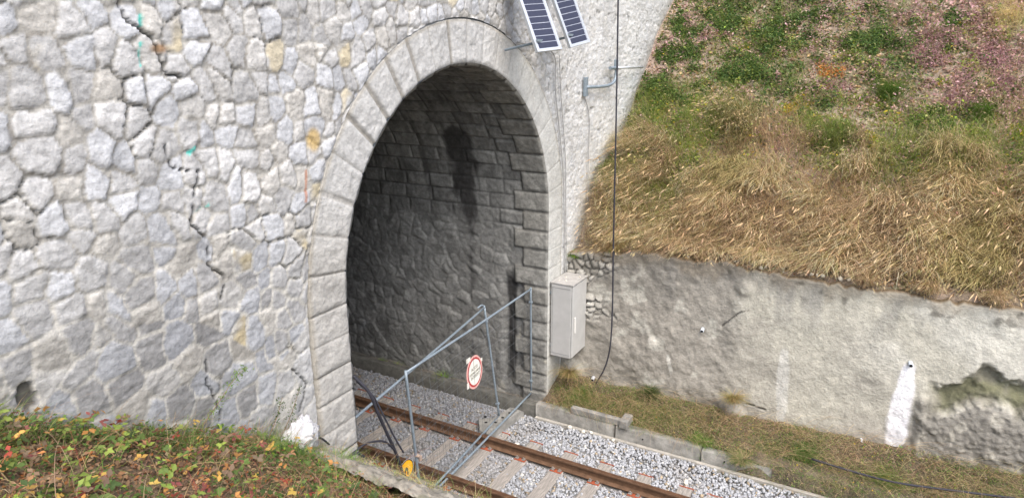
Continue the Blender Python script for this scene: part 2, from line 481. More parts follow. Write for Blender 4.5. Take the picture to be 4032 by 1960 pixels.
C = mixc(C, (0.05, 0.045, 0.035), ss(RW, RW + 0.03, Rr))
P = np.stack([h, yy, zz], -1)
grid_obj('arch_ring', P, C, M_RING, portal, flip=True)

# lining: quoins at the mouth, coursed blocks in the vault, rough rubble low down
u_ = np.concatenate([[0.0, 0.006, 0.02], np.arange(0.04, 5.2, 0.021), np.arange(5.2, 14, 0.12)])
s2 = np.concatenate([np.arange(0, ZS + math.pi * RI * 0.62, 0.0215), np.arange(ZS + math.pi * RI * 0.62, STOT + 0.05, 0.06)])
U, S = np.meshgrid(u_, s2, indexing='ij')
K = joint_coord(S); fk = K - np.floor(K); kf = np.floor(K)
odd = (kf % 2 == 0)
qlen = np.where(odd, 0.60, 0.44) + 0.02 * (_hash(kf, kf * 0, kf * 0, 13) - 0.5)
dq = np.minimum(np.minimum(fk, 1 - fk) * 0.305, qlen - U)
isq = U < qlen
qh = ss(0.004, 0.035, np.minimum(dq, U + 0.02)) * (0.024 + 0.014 * fbm(U * 9, S * 9, 121, 4)) + 0.008
# courses
ch = 0.235; row = np.floor((S + 0.01 * fbm(U * 1.5, S * 0.5, 131, 2)) / ch); fr = (S + 0.01 * fbm(U * 1.5, S * 0.5, 131, 2)) / ch - row
bw = 0.42 + 0.16 * _hash(row, row * 0, row * 0, 17)
ub = U / bw + _hash(row, row * 0, row * 0, 19) * 7; cb = np.floor(ub); fb = ub - cb
dj = np.minimum(np.minimum(fr, 1 - fr) * ch, np.minimum(fb, 1 - fb) * bw) + 0.006 * fbm(U * 14, S * 14, 133, 2)
bh = ss(0.0, 0.035, dj) * (0.022 + 0.022 * (_hash(cb, row, row * 0, 23) - 0.5) + 0.014 * fbm(U * 10, S * 10, 135, 4))
# rubble
q1, q2, qid, qx, qy = worley(U + 0.05 * fbm(U * 4, S * 4, 137, 2), S + 0.05 * fbm(U * 4, S * 4, 138, 2), 0.24, 0.20, 29)
re = (q2 - q1) * 0.2
rh_ = ss(0, 0.05, re + 0.02 * fbm(U * 9, S * 9, 140, 3)) * (0.010 + 0.03 * qid) * 0.5 + 0.017 * fbm(U * 8, S * 9, 139, 5, 0.6)
up = ss(2.95, 3.15, S + 0.08 * fbm(U * 2, S * 2, 141, 2)) * ss(ZS + math.pi * RI + 0.3, ZS + math.pi * RI, S)
wallh = rh_ * (1 - up) + bh * up
rec = -0.035 * ss(qlen + 0.02, qlen + 0.06, U) * ss(0.90, 0.75, U) * ss(2.2, 2.05, S)    # dark chase beside the lower quoins
inw = np.where(isq, qh, wallh - 0.02) + rec
inw = inw * ss(-0.001, 0.02, U)
y2, z2 = path_pt(S, -inw)
y2 = np.where(S < ZS, YC + RI - inw, np.where(S > ZS + math.pi * RI, YC - RI + inw, y2))
C = np.zeros(U.shape + (3,))
tq = _hash(kf, odd * 1.0, kf * 0, 31)
C[:] = (0.245, 0.247, 0.235)
C *= (0.80 + 0.35 * np.where(up > 0.5, _hash(cb, row, row * 0, 37), qid))[..., None]
C = mixc(C, (0.235, 0.23, 0.205), 0.75 * isq * (0.6 + 0.5 * tq))
C *= (1 + 0.50 * fbm(U * 6, S * 6, 143, 5, 0.65))[..., None]
C = mixc(C, (0.33, 0.33, 0.31), 0.35 * (1 - up) * (~isq) * ss(0.012, 0.004, re) )
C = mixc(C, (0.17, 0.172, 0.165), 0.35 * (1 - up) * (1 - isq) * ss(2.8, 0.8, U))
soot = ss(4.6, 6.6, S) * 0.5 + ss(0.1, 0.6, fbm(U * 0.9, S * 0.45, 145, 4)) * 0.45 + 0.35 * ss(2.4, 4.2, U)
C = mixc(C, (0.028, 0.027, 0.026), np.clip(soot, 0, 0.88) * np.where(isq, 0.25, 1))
# black water stain down from the vault
wd = np.interp(S, [2.9, 3.15, 3.5, 4.1, 4.55, 4.75], [0.0, 0.08, 0.13, 0.17, 0.16, -0.02]) + 0.06 * fbm(S * 6, U * 3, 151, 3)
st = ss(0.09, -0.07, np.abs(U - np.interp(S, [2.9, 3.7, 4.8, 5.6], [1.42, 1.50, 1.46, 1.3])) - wd * 1.35 + 0.12 * fbm(U * 5, S * 3, 153, 4))
st = np.maximum(st, 0.55 * ss(0.15, 0.5, fbm(U * 5.0, S * 0.55, 154, 4)) * ss(2.6, 3.6, S))
C = mixc(C, (0.022, 0.020, 0.020), 0.8 * st * (~isq))
st2 = ss(0.03, -0.03, np.abs(U - 0.66) - (0.08 + 0.03 * fbm(S * 3, U * 2, 152, 2))) * ss(2.35, 2.15, S) * ss(0.2, 0.6, S)
C = mixc(C, (0.022, 0.021, 0.022), 0.85 * st2)
djm = ss(0.016, 0.004, dj) * up * (~isq)
C = mixc(C, (0.05, 0.05, 0.048), 0.6 * djm)
C = mixc(C, (0.06, 0.058, 0.052), 0.85 * isq * ss(0.018, 0.005, dq))
wp = ss(0.25, 0.5, fbm(U * 1.5, S * 1.5, 155, 4)) * ss(3.6, 4.2, U) * ss(2.2, 1.6, S)
C = mixc(C, (0.26, 0.29, 0.33), 0.6 * wp)
C = mixc(C, (0.34, 0.33, 0.28), 0.6 * ss(0.45, 0.6, fbm(U * 8, S * 6, 156, 2)) * ss(1.5, 0.9, S) * ss(1.4, 0.7, U))
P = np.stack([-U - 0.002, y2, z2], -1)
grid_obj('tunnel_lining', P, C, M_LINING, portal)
m = MB(); m.box((-14.1, YC, 2.8), (0.1, 5.4, 6.4)); m.build('far_end_wall', M_LINING, portal)

# ------------------------------------------------------------------ ground under everything
def gz(x, y): return np.zeros_like(x) - 0.045
gx_ = np.concatenate([np.arange(-14, -5, 0.5), np.arange(-5, 7.5, 0.06), np.arange(7.5, 30, 1.0)])
gy_ = np.concatenate([np.arange(-14, -2.6, 0.5), np.arange(-2.6, 2.6, 0.06), np.arange(2.6, 20, 0.8)])
X, Yg = np.meshgrid(gx_, gy_, indexing='ij')
Zg = -0.026 + 0.008 * fbm(X * 5, Yg * 5, 201, 3)
C = np.zeros(X.shape + (3,)); C[:] = (0.25, 0.245, 0.235); C *= (1 + 0.3 * fbm(X * 6, Yg * 6, 203, 3))[..., None]
grid_obj('ground', np.stack([X, Yg, Zg], -1), C, M_SOIL).__setitem__('kind', 'structure')

# ------------------------------------------------------------------ ballast
def rock_variants(n, seed):
    r = np.random.default_rng(seed)
    cube = np.array([[x, y, z] for x in (-1, 1) for y in (-1, 1) for z in (-1, 1)], float) / 1.45
    ax = np.array([[1, 0, 0], [-1, 0, 0], [0, 1, 0], [0, -1, 0], [0, 0, 1], [0, 0, -1]], float) * 0.95
    V0 = np.vstack([cube, ax])
    quads = [(4, 5, 7, 6, 8), (0, 2, 3, 1, 9), (2, 6, 7, 3, 10), (0, 1, 5, 4, 11), (1, 3, 7, 5, 12), (0, 4, 6, 2, 13)]
    F = []
    for a, b, c, d, m_ in quads:
        F += [(a, b, m_), (b, c, m_), (c, d, m_), (d, a, m_)]
    out = []
    for k in range(n):
        V = V0 * (1 + r.uniform(-0.28, 0.28, (14, 1))) + r.uniform(-0.12, 0.12, (14, 3))
        V = V * np.array([r.uniform(0.8, 1.35), r.uniform(0.7, 1.05), r.uniform(0.5, 0.85)])
        out.append(V)
    return np.array(out), np.array(F)

def rot_mats(n, r):
    q = r.normal(size=(n, 4)); q /= np.linalg.norm(q, axis=1)[:, None]
    a, b, c, d = q.T
    return np.stack([np.stack([a*a+b*b-c*c-d*d, 2*(b*c-a*d), 2*(b*d+a*c)], -1),
                     np.stack([2*(b*c+a*d), a*a-b*b+c*c-d*d, 2*(c*d-a*b)], -1),
                     np.stack([2*(b*d-a*c), 2*(c*d+a*b), a*a-b*b-c*c+d*d], -1)], 1)

def rocks(name, pos, size, col, mat=M_STONE, seed=1, parent=None):
    r = np.random.default_rng(seed)
    VV, F = rock_variants(24, seed)
    n = len(pos)
    v = VV[r.integers(0, 24, n)]
    R = rot_mats(n, r)
    v = np.einsum('nij,nkj->nki', R, v) * size[:, None, None] + pos[:, None, :]
    f = (F[None] + (np.arange(n) * 14)[:, None, None]).reshape(-1, 3)
    c = np.repeat(col, 14, axis=0)
    me = np_mesh(name, v.reshape(-1, 3), [f], c)
    return link(name, me, mat, parent)

N = 52000
bx = rng.uniform(-5.6, 4.6, N); by = rng.uniform(-2.3, 1.585, N)
bz = -0.020 + 0.014 * rng.random(N) + 0.02 * fbm(bx * 1.3, by * 1.3, 211, 3)
bz += 0.03 * ss(1.15, 1.5, by) * ss(-1.0, 1.0, bx) - 0.02 * ss(0.48, 0.3, np.abs(by)) * 0
on_sleeper = (np.abs(((bx + 3.648) / 0.56624) - np.round((bx + 3.648) / 0.56624)) * 0.566 < 0.105) & (np.abs(by) < 0.98) & (bx < 2.7)
kp = ~(on_sleeper & (rng.random(N) > 0.035))
kp &= ~((np.abs(np.abs(by) - 0.53) < 0.085))
bx, by, bz = bx[kp], by[kp], bz[kp]; n = len(bx)
bsz = rng.uniform(0.015, 0.028, n) * (1 - 0.35 * (rng.random(n) < 0.35))
tone = 0.27 + 0.14 * rng.random(n)
bc = tone[:, None] * np.array([0.97, 1.0, 1.05])
wh = rng.random(n) < 0.03; bc[wh] = np.array([0.56, 0.55, 0.51]) * rng.uniform(0.8, 1.15, (wh.sum(), 1))
br = rng.random(n) < 0.06; bc[br] = np.array([0.33, 0.27, 0.19]) * rng.uniform(0.7, 1.2, (br.sum(), 1))
bc *= (0.72 + 0.34 * ss(-1.6, 1.6, bx + by * 0.3))[:, None]  # darker into the tunnel: dust, plus dimmer light put into the colour
rust = ss(0.16, 0.06, np.abs(np.abs(by) - 0.53)); bc = bc * (1 - 0.3 * rust[:, None]) + np.array([0.22, 0.13, 0.08]) * 0.3 * rust[:, None]
dirt = ss(0.15, 0.45, fbm(bx * 1.6, by * 1.6, 221, 3)); bc = bc * (1 - 0.25 * dirt[:, None]) + np.array([0.20, 0.16, 0.11]) * 0.25 * dirt[:, None]
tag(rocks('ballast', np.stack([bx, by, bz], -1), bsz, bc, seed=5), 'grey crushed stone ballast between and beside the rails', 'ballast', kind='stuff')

# ------------------------------------------------------------------ sleepers and rails
SL_LABEL = {
    -1: 'sleeper deepest inside the tunnel, mostly hidden by the near jamb',
    0: 'sleeper inside the tunnel, its far end just past the near jamb',
    1: 'grey sleeper whose far end peeps out beside the arch jamb',
    2: 'grey sleeper crossed by the black cables inside the tunnel',
    3: 'sleeper between the black cables and the left fence post',
    4: 'sleeper passing behind the left post of the front fence panel',
    5: 'sleeper seen through the fence mesh, right of its left post',
    6: 'sleeper passing under the low bottom rails of the fence panels',
    7: 'first sleeper in the open, just outside the fence panels',
    8: 'second open-air sleeper counted out from the fence panels',
    9: 'third open-air sleeper out from the fence panels',
    10: 'fourth open-air sleeper out from the fence, beside the rail joint',
    11: 'grey sleeper just before the bolted rail joint',
    12: 'grey sleeper just after the bolted rail joint, set close to its neighbour',
}
def sleeper_mesh(seed):
    r = np.random.default_rng(seed)
    yv = np.linspace(-0.955, 0.955, 25); prof = [(-0.098, -0.14), (-0.100, -0.012), (-0.088, 0.0), (0.088, 0.0), (0.100, -0.012), (0.098, -0.14)]
    V = []; F = []
    for j, yy_ in enumerate(yv):
        for (a, b) in prof:
            V.append((a + r.uniform(-.003, .003), yy_, b + r.uniform(-.003, .002) * (b > -.1)))
    k = len(prof)
    for j in range(len(yv) - 1):
        for i in range(k):
            i2 = (i + 1) % k
            F.append([j * k + i, j * k + i2, (j + 1) * k + i2, (j + 1) * k + i])
    F.append(list(range(k))); F.append([(len(yv) - 1) * k + i for i in range(k)][::-1])
    m = MB(); m.add(V, F); return m
sl_x = {k: -3.648 + 0.56624 * k for k in range(-1, 12)}; sl_x[12] = sl_x[11] + 0.36
proto = {}
body = sleeper_mesh(3).build('body', M_SLEEP).data
m = MB(); m.box((0, 0.964, -0.035), (0.215, 0.014, 0.082)); endp = m.build('end_plate', M_PLATE).data
m = MB(); m.box((0, 0, 0.007), (0.17, 0.235, 0.013), bev=0.003); basep = m.build('base_plate', M_PLATE).data
m = MB(); th = np.linspace(0, 2 * math.pi, 7)[:6]
m.prism([(0.014 * math.cos(a), 0.014 * math.sin(a)) for a in th], 0.0, 0.020, ((1, 0, 0), (0, 1, 0), (0, 0, 1), (0, 0, 0.028)))
m.box((0, 0, 0.021), (0.05, 0.05, 0.0145), bev=0.003)
clipm = m.build('rail_clip', M_BOLT).data
for o in [o for o in COL.objects if o.name in ('body', 'end_plate', 'base_plate', 'rail_clip')]: bpy.data.objects.remove(o)
for k, x in sl_x.items():
    t = empty('sleeper', (x, 0, 0), SL_LABEL[k], 'sleeper', 'sleepers under the rails')
    t.rotation_euler.z = rng.uniform(-0.012, 0.012)
    def part(name, me, loc, rz=0.0):
        o = bpy.data.objects.new(name, me); COL.objects.link(o); o.parent = t; o.location = loc; o.rotation_euler.z = rz; return o
    part('body', body, (0, 0, 0), math.pi * (k % 2))
    part('end_plate', endp, (0, 0, 0)); part('end_plate', endp, (0, 0, 0), math.pi)
    for sgn in (-1, 1):
        bp = part('base_plate', basep, (0, sgn * 0.533, 0.0))
        for cx_, cy_ in ((-0.052, -0.078), (0.052, -0.078), (-0.052, 0.078), (0.052, 0.078)):
            c = bpy.data.objects.new('rail_clip', clipm); COL.objects.link(c); c.parent = bp; c.location = (cx_, cy_, 0)

RAILP = [(-0.058, 0.016), (0.058, 0.016), (0.058, 0.024), (0.016, 0.038), (0.008, 0.048), (0.007, 0.108), (0.012, 0.118), (0.031, 0.127),
         (0.033, 0.150), (0.028, 0.159), (-0.028, 0.159), (-0.033, 0.150), (-0.031, 0.127), (-0.012, 0.118), (-0.007, 0.108), (-0.008, 0.048), (-0.016, 0.038), (-0.058, 0.024)]
def rail(yc, label, x0, x1, xj):
    t = empty('rail', (0, yc, 0), label, 'rail', 'running rails of the track')
    for a, b in ((x0, xj - 0.003), (xj + 0.003, x1)):
        m = MB(); m.prism(RAILP, a, b, ((0, 1, 0), (0, 0, 1), (1, 0, 0), (0, yc, 0))); m.build('rail_bar', M_RUST, t)
        m = MB(); m.box(((a + b) / 2, yc, 0.1603), (b - a, 0.050, 0.0016)); m.build('running_surface', M_RAILTOP, t)
    if xj < 6:
        for sgn in (-1, 1):
            m = MB(); m.box((xj, yc + sgn * 0.018, 0.078), (0.46, 0.016, 0.062), bev=0.004)
            o = m.build('fishplate', M_RUST, t)
            for dx in (-0.17, -0.06, 0.06, 0.17):
                m = MB(); m.tube([(xj + dx, yc + sgn * 0.024, 0.078), (xj + dx, yc + sgn * 0.048, 0.078)], 0.014, 6)
                b_ = m.build('bolt', M_BOLT); b_.parent = o; b_.matrix_parent_inverse = Matrix.Translation(-Vector(t.location))
rail(0.533, 'rusty brown rail on the far side, beside the kerb wall', -13, 12, sl_x[11] + 0.18)
rail(-0.533, 'rusty brown rail on the near side, below the bank', -13, 12, sl_x[11] + 3.9)

# ------------------------------------------------------------------ kerb wall, cable duct block, pale edging
t = empty('kerb_wall', (0, 1.66, 0), 'low grey concrete kerb wall running along the far side of the ballast', 'kerb wall')
def kerb(x0, x1, top, name, mat):
    nx = max(3, int((x1 - x0) / 0.04)); xs = np.linspace(x0, x1, nx)
    prof = [(1.615, -0.08), (1.612, top - 0.012), (1.625, top), (1.735, top), (1.75, top - 0.02), (1.75, -0.08)]
    P = np.zeros((nx, len(prof), 3))
    for j, (a, b) in enumerate(prof):
        P[:, j, 0] = xs; P[:, j, 1] = a + 0.006 * fbm(xs * 3, xs * 0 + j, 301, 3); P[:, j, 2] = b + (b > 0) * 0.008 * fbm(xs * 4, xs * 0 + j * 3, 303, 3)
    V = P.reshape(-1, 3); F = [grid_faces(nx, len(prof), flip=True)]
    k = len(prof); F2 = np.array([[0, 1, 2, 5], [2, 3, 4, 5]]); F3 = F2 + (nx - 1) * k
    me = np_mesh(name, V, F + [F2, F3[:, ::-1]])
    return link(name, me, mat, t)
kerb(-9, -0.03, 0.205, 'kerb_section', material('tunnel_concrete', (0.12, 0.118, 0.105), rough=0.92, bump=0.008, bscale=40, var=0.35))  # darker concrete tone for the length inside the tunnel
kerb(-0.03, 1.31, 0.24, 'kerb_section', M_CONC)
for a, b, c in ((1.325, 2.60, 0.235), (2.61, 3.55, 0.215)): kerb(a, b, c, 'kerb_section', M_CONC)
m = MB(); m.box((0.98, 1.655, 0.292), (0.80, 0.09, 0.10), bev=0.008); m.box((1.45, 1.70, 0.300), (0.13, 0.27, 0.13), bev=0.012)
m.build('broken_duct_unit', M_CONC, t)
m = MB(); m.box((2.2, 1.545, 0.015), (4.4, 0.055, 0.085), bev=0.006); m.build('edging_strip', material('pale_mortar', (0.36, 0.34, 0.30), bump=0.006, bscale=50, var=0.2), t)
for x in (-0.95, 1.75, 2.93):
    m = MB(); m.tube([(x, 1.606, 0.13), (x, 1.63, 0.13)], 0.012, 8); m.build('drain_hole', M_DARK, t)

# ledge soil behind the kerb
xs = np.concatenate([np.arange(-9, 0.0, 0.1), np.arange(0, 8.0, 0.03)]); yv = np.arange(1.72, 2.95, 0.03)
X, Yq = np.meshgrid(xs, yv, indexing='ij')
Zq = np.where(X < 0, 0.10, 0.20 + 0.25 * ss(1.75, 2.5, Yq)) + 0.05 * fbm(X * 2.5, Yq * 2.5, 311, 4) + 0.02 * fbm(X * 12, Yq * 12, 312, 3)
Zq += 0.12 * ss(3.0, 6.0, X) * ss(1.8, 2.4, Yq)
Zq -= 0.10 * ss(1.86, 1.72, Yq)
C = np.zeros(X.shape + (3,)); C[:] = (0.13, 0.105, 0.075); C *= (1 + 0.5 * fbm(X * 5, Yq * 5, 313, 4))[..., None]
C = mixc(C, (0.10, 0.13, 0.04), 0.5 * ss(0, 0.4, fbm(X * 2, Yq * 2, 314, 3)))
C = mixc(C, (0.20, 0.19, 0.17), 0.7 * (X < 0))
grid_obj('verge', np.stack([X, Yq, Zq], -1), C, M_SOIL)['kind'] = 'structure'
# verge spills past the end of the kerb
xs = np.arange(2.6, 8.0, 0.03); yv = np.arange(1.2, 1.9, 0.02); X, Yq = np.meshgrid(xs, yv, indexing='ij')
Zq = -0.08 + 0.34 * ss(1.52, 1.68, Yq - 0.05 * fbm(X * 3, Yq * 0, 316, 2)) * ss(2.95, 3.25, X + 0.15 * fbm(X * 3, Yq * 5, 318, 2)) + 0.02 * fbm(X * 8, Yq * 8, 317, 3)
C = np.zeros(X.shape + (3,)); C[:] = (0.14, 0.12, 0.085); C *= (1 + 0.5 * fbm(X * 5, Yq * 5, 313, 4))[..., None]
grid_obj('verge', np.stack([X, Yq, Zq], -1), C, M_SOIL)['kind'] = 'structure'

# ------------------------------------------------------------------ sprayed concrete retaining wall
rw = empty('retaining_wall', (3.0, 2.6, 0), 'rough sprayed concrete retaining wall with white lime streaks below the slope', 'retaining wall')
xs = np.arange(-0.02, 9.5, 0.018); tv = np.concatenate([np.arange(0, 1.0, 0.0072), [1.01, 1.03, 1.07, 1.12]])
X, T = np.meshgrid(xs, tv, indexing='ij')
ztop = np.interp(X, [-0.1, 0.5, 1.2, 2.2, 3.3, 5, 6, 10], [2.50, 2.54, 2.64, 2.66, 2.60, 2.58, 2.56, 2.5]) + 0.05 * fbm(X * 2.5, X * 0, 401, 3) + 0.05 * fbm(X * 11, X * 0, 402, 3)
Zr = np.minimum(T, 1.0) * (ztop + 0.05) - 0.05
Yr = 2.47 + 0.10 * Zr - 0.03
lump = 0.075 * fbm(X * 1.1, Zr * 1.1, 403, 3) + 0.040 * fbm(X * 4, Zr * 4, 405, 4) + 0.013 * fbm(X * 14, Zr * 14, 407, 3)
# smooth big patch (x 2.9 .. 5.6)
patch = ss(2.6, 3.0, X + 0.1 * fbm(Zr * 2, X, 409, 2)) * ss(-0.0, 0.25, (5.95 - X) * 0.55 + (Zr - 1.25))
mline = np.interp(X, [5.0, 5.15, 5.4, 5.6, 5.75, 6.0, 6.4], [1.2, 1.27, 1.28, 1.42, 1.60, 1.55, 1.42])
cornr = ss(0.0, 0.10, X - 5.02 - 0.10 * Zr + 0.12 * fbm(X * 4, Zr * 4, 411, 4)) * ss(0.05, -0.05, Zr - mline + 0.10 * fbm(X * 5, Zr * 5, 412, 4))
moss = ss(0.16, 0.0, np.abs(Zr - np.interp(X, [5.15, 5.4, 5.6, 5.75, 6.0, 6.4], [1.27, 1.28, 1.42, 1.60, 1.55, 1.42])) - 0.10 + 0.16 * fbm(X * 5, Zr * 5, 413, 5, 0.65)) * ss(5.15, 5.4, X)
rubble = ss(0.78, 0.40, X + 0.5 * fbm(X * 3, Zr * 3, 415, 3)) * ss(1.35, 1.6, Zr)
w1, w2, wid, _, _ = worley(X + 0.04 * fbm(X * 8, Zr * 8, 417, 2), Zr + 0.04 * fbm(X * 8, Zr * 8, 418, 2), 0.13, 0.11, 33)
rb = ss(0, 0.06, (w2 - w1) * 0.16) * (0.03 + 0.05 * wid)
out = lump * (1 - 0.55 * patch) + 0.10 * cornr + 0.022 * cornr * 1.7 * fbm(X * 20, Zr * 24, 419, 5, 0.65) - 0.10 * moss + rubble * (rb - 0.02)
out += 0.045 * ss(0.16, 0.05, np.hypot((X - 2.82), (Zr - 2.34) * 1.1)) + 0.10 * ss(0.22, 0.10, np.hypot(X - 2.86, (Zr - 0.38)))
ck = ss(0.011, 0.004, segdist(X + 0.03 * fbm(X * 6, Zr * 6, 421, 2), Zr, [(2.55, 1.72), (2.75, 1.95), (2.9, 2.02)]))
ck = np.maximum(ck, ss(0.009, 0.003, segdist(X, Zr + 0.02 * fbm(X * 6, Zr, 422, 2), [(3.0, 0.62), (3.3, 0.60)])))
out -= 0.03 * ck
Yr = Yr - out + np.maximum(T - 1, 0) * 6
Zr2 = Zr + 0.0
C = np.zeros(X.shape + (3,)); C[:] = (0.30, 0.285, 0.248)
lightp = patch * ss(-0.45, 0.35, fbm(X * 0.7, Zr * 0.9, 423, 3) + 0.45 * ss(1.0, 2.3, Zr))
C = mixc(C, (0.46, 0.445, 0.375), 0.85 * lightp)
C = mixc(C, (0.56, 0.55, 0.49), 0.75 * ss(4.0, 5.0, X) * ss(1.2, 1.9, Zr) * ss(-0.3, 0.3, fbm(X * 1.3, Zr * 1.3, 425, 3)))
C = mixc(C, (0.185, 0.180, 0.165), 0.5 * ss(2.05, 2.5, Zr + 0.3 * fbm(X * 1.6, Zr * 0.7, 427, 4)) * ss(4.5, 3.0, X))
C = mixc(C, (0.20, 0.20, 0.19), 0.5 * ss(0.0, 0.35, fbm(X * 4.0, Zr * 0.6, 429, 3)) * ss(1.7, 2.3, Zr))
C = mixc(C, (0.25, 0.235, 0.205), 0.55 * ss(3.0, 1.8, X))
C = mixc(C, (0.43, 0.42, 0.37), 0.7 * ss(0.22, 0.42, fbm(X * 3.2, Zr * 3.2, 431, 4)) * ss(3.1, 2.4, X) * (1 - rubble))
C = mixc(C, (0.50, 0.49, 0.45), 0.7 * rubble * wid)
C = mixc(C, (0.05, 0.045, 0.035), 0.8 * rubble * ss(0.03, 0.008, (w2 - w1) * 0.16))
C = mixc(C, (0.20, 0.19, 0.165), 0.85 * cornr)
C = mixc(C, (0.42, 0.40, 0.34), 0.7 * cornr * ss(0.15, 0.45, fbm(X * 5, Zr * 5, 433, 4)))
C = mixc(C, (0.52, 0.50, 0.43), 0.8 * cornr * ss(0.30, 0.12, mline - Zr) * ss(-0.05, 0.25, fbm(X * 5, Zr * 5, 455, 4)))
C = mixc(C, (0.11, 0.105, 0.07), 0.85 * moss)
C = mixc(C, (0.13, 0.14, 0.055), 0.35 * moss * ss(-0.1, 0.3, fbm(X * 4, Zr * 4, 435, 3)))
def streak(cx0, z0, cx1, z1, w0, w1):
    t = np.clip((z0 - Zr) / (z0 - z1), 0, 1)
    c = cx0 + (cx1 - cx0) * t; wv = w0 + (w1 - w0) * np.sin(np.pi * np.clip(t * 0.84 + 0.10, 0, 1))
    return ss(1.15, 0.75, np.abs(X - c) / wv + 0.25 * fbm(X * 14, Zr * 6, 441, 3)) * ss(z0 + 0.03, z0 - 0.03, Zr) * ss(z1 - 0.06, z1 + 0.10, Zr + 0.05 * fbm(X * 20, Zr, 443, 2))
C = mixc(C, (0.78, 0.78, 0.80), 0.92 * streak(4.97, 1.66, 4.93, 0.26, 0.03, 0.13))
C = mixc(C, (0.52, 0.52, 0.49), 0.60 * streak(3.44, 1.55, 3.52, 0.36, 0.03, 0.085))
C = mixc(C, (0.56, 0.55, 0.50), 0.8 * streak(1.80, 1.12, 1.88, 0.84, 0.02, 0.035))
C = mixc(C, (0.58, 0.56, 0.50), 0.8 * ss(0.09, 0.05, np.hypot(X - 1.56, (Zr - 1.30) * 1.2) + 0.04 * fbm(X * 18, Zr * 18, 445, 2)))
C = mixc(C, (0.035, 0.03, 0.025), 0.85 * ck)
C = mixc(C, (0.21, 0.18, 0.135), 0.55 * ss(0.22, 0.03, ztop - Zr + 0.22 * fbm(X * 3, Zr * 2, 451, 4)))
C = mixc(C, (0.09, 0.085, 0.07), 0.7 * ss(0.35, 0.6, fbm(X * 7, Zr * 7, 453, 3)) * ss(0.5, 0.1, ztop - Zr))
C *= (1 + 0.22 * fbm(X * 9, Zr * 9, 447, 5, 0.65))[..., None]
C = np.where((T > 1.0)[..., None], np.array([0.20, 0.155, 0.10]), C)
grid_obj('sprayed_face', np.stack([X, Yr, Zr2], -1), C, M_SHOT, rw)
def face_y(x, z):
    i = int(round((x + 0.02) / 0.018)); j = int(np.argmin(np.abs(Zr[i] - z))); return float(Yr[i, j])
for (x, z, r) in ((4.97, 1.70, 0.028), (2.27, 1.63, 0.026), (0.59, 0.47, 0.028), (4.55, 0.50, 0.022)):
    y0 = face_y(x, z)
    d = np.array([0.10, -1, -0.12])
    th = np.linspace(0, 2 * math.pi, 13)[:12]
    m = MB(); m.tube([np.array([x, y0 + 0.05, z]) , np.array([x, y0 + 0.05, z]) + d * 0.13], r, 12); pp = m.build('weep_pipe', M_PVC, rw, True)
    m = MB(); m.tube([np.array([x, y0 + 0.05, z]) + d * 0.1305, np.array([x, y0 + 0.05, z]) + d * 0.1325], r * 0.72, 12)
    o = m.build('bore', M_DARK); o.parent = pp; o.matrix_parent_inverse = Matrix.Translation((-rw.location.x, -rw.location.y, -rw.location.z)) if False else Matrix.Identity(4)

# ------------------------------------------------------------------ hillside above the retaining wall
HY = [2.55, 2.88, 3.41, 3.82, 4.76, 5.34, 5.73, 6.27, 6.8, 7.89, 12, 20]
HZ = [1.9, 2.13, 3.05, 3.61, 3.95, 4.45, 4.95, 5.39, 6.0, 6.76, 10.0, 15.5]
def hill_z(x, y):
    a = np.interp(y, HY, HZ)
    b = np.where(y < 3.15, 2.61 + 0.25 * (y - 2.75), 2.70 + 0.80 * (y - 3.15) + 0.12 * ss(3.15, 3.6, y))
    t = ss(0.0, 0.9, x)
    z = a * (1 - t) + b * t
    return z + (0.14 * fbm(x * 0.8, y * 0.8, 501, 3) + 0.05 * fbm(x * 3, y * 3, 503, 3)) * ss(0.0, 0.6, x) * ss(2.8, 3.5, y)
xs = np.concatenate([np.arange(0.0, 9.5, 0.04), np.arange(9.5, 26, 0.5)]); yv = np.concatenate([np.arange(2.79, 9.5, 0.04), np.arange(9.5, 22, 0.4)])
X, Yh = np.meshgrid(xs, yv, indexing='ij')
Zh = hill_z(X, Yh); Zh[:, 0] -= 0.5
C = np.zeros(X.shape + (3,)); C[:] = (0.27, 0.215, 0.16)
C = mixc(C, (0.40, 0.32, 0.26), 0.7 * ss(-0.1, 0.4, fbm(X * 3, Yh * 3, 507, 4)))
C = mixc(C, (0.13, 0.145, 0.055), 0.6 * ss(0.0, 0.35, fbm(X * 1.3, Yh * 1.3, 509, 4)))
C = mixc(C, (0.26, 0.185, 0.16), 0.5 * ss(0.0, 0.4, fbm(X * 1.1 + 9, Yh * 1.1, 511, 3)))
C *= (1 + 0.35 * fbm(X * 10, Yh * 10, 513, 3))[..., None]
grid_obj('hillside', np.stack([X, Yh, Zh], -1), C, M_SOIL)['kind'] = 'structure'

# ------------------------------------------------------------------ near bank and its concrete lip
def bank_z(x, y):
    d = -2.62 - y
    z = 1.66 + np.where(d < 0, 0, 0.86 * np.minimum(d, 0.75) + 0.60 * np.clip(d - 0.75, 0, 2.4) + 0.06 * np.clip(d - 3.15, 0, 9))
    z = z - 0.16 * np.clip(x, 0, 6) * ss(-2.7, -3.4, y)
    return z + 0.05 * fbm(x * 2, y * 2, 601, 3) + 0.02 * fbm(x * 8, y * 8, 603, 3)
xs = np.concatenate([np.arange(0.0, 4.0, 0.025), np.arange(4, 12, 0.4)]); yv = np.concatenate([np.arange(-14, -6.5, 0.3), np.arange(-6.5, -2.60, 0.03)])
X, Yb = np.meshgrid(xs, yv, indexing='ij'); Zb = bank_z(X, Yb)
C = np.zeros(X.shape + (3,)); C[:] = (0.135, 0.095, 0.060)
C = mixc(C, (0.22, 0.16, 0.10), 0.7 * ss(0, 0.4, fbm(X * 5, Yb * 5, 605, 4)))
C = mixc(C, (0.075, 0.095, 0.035), 0.6 * ss(0, 0.3, fbm(X * 2.5, Yb * 2.5, 607, 3)))
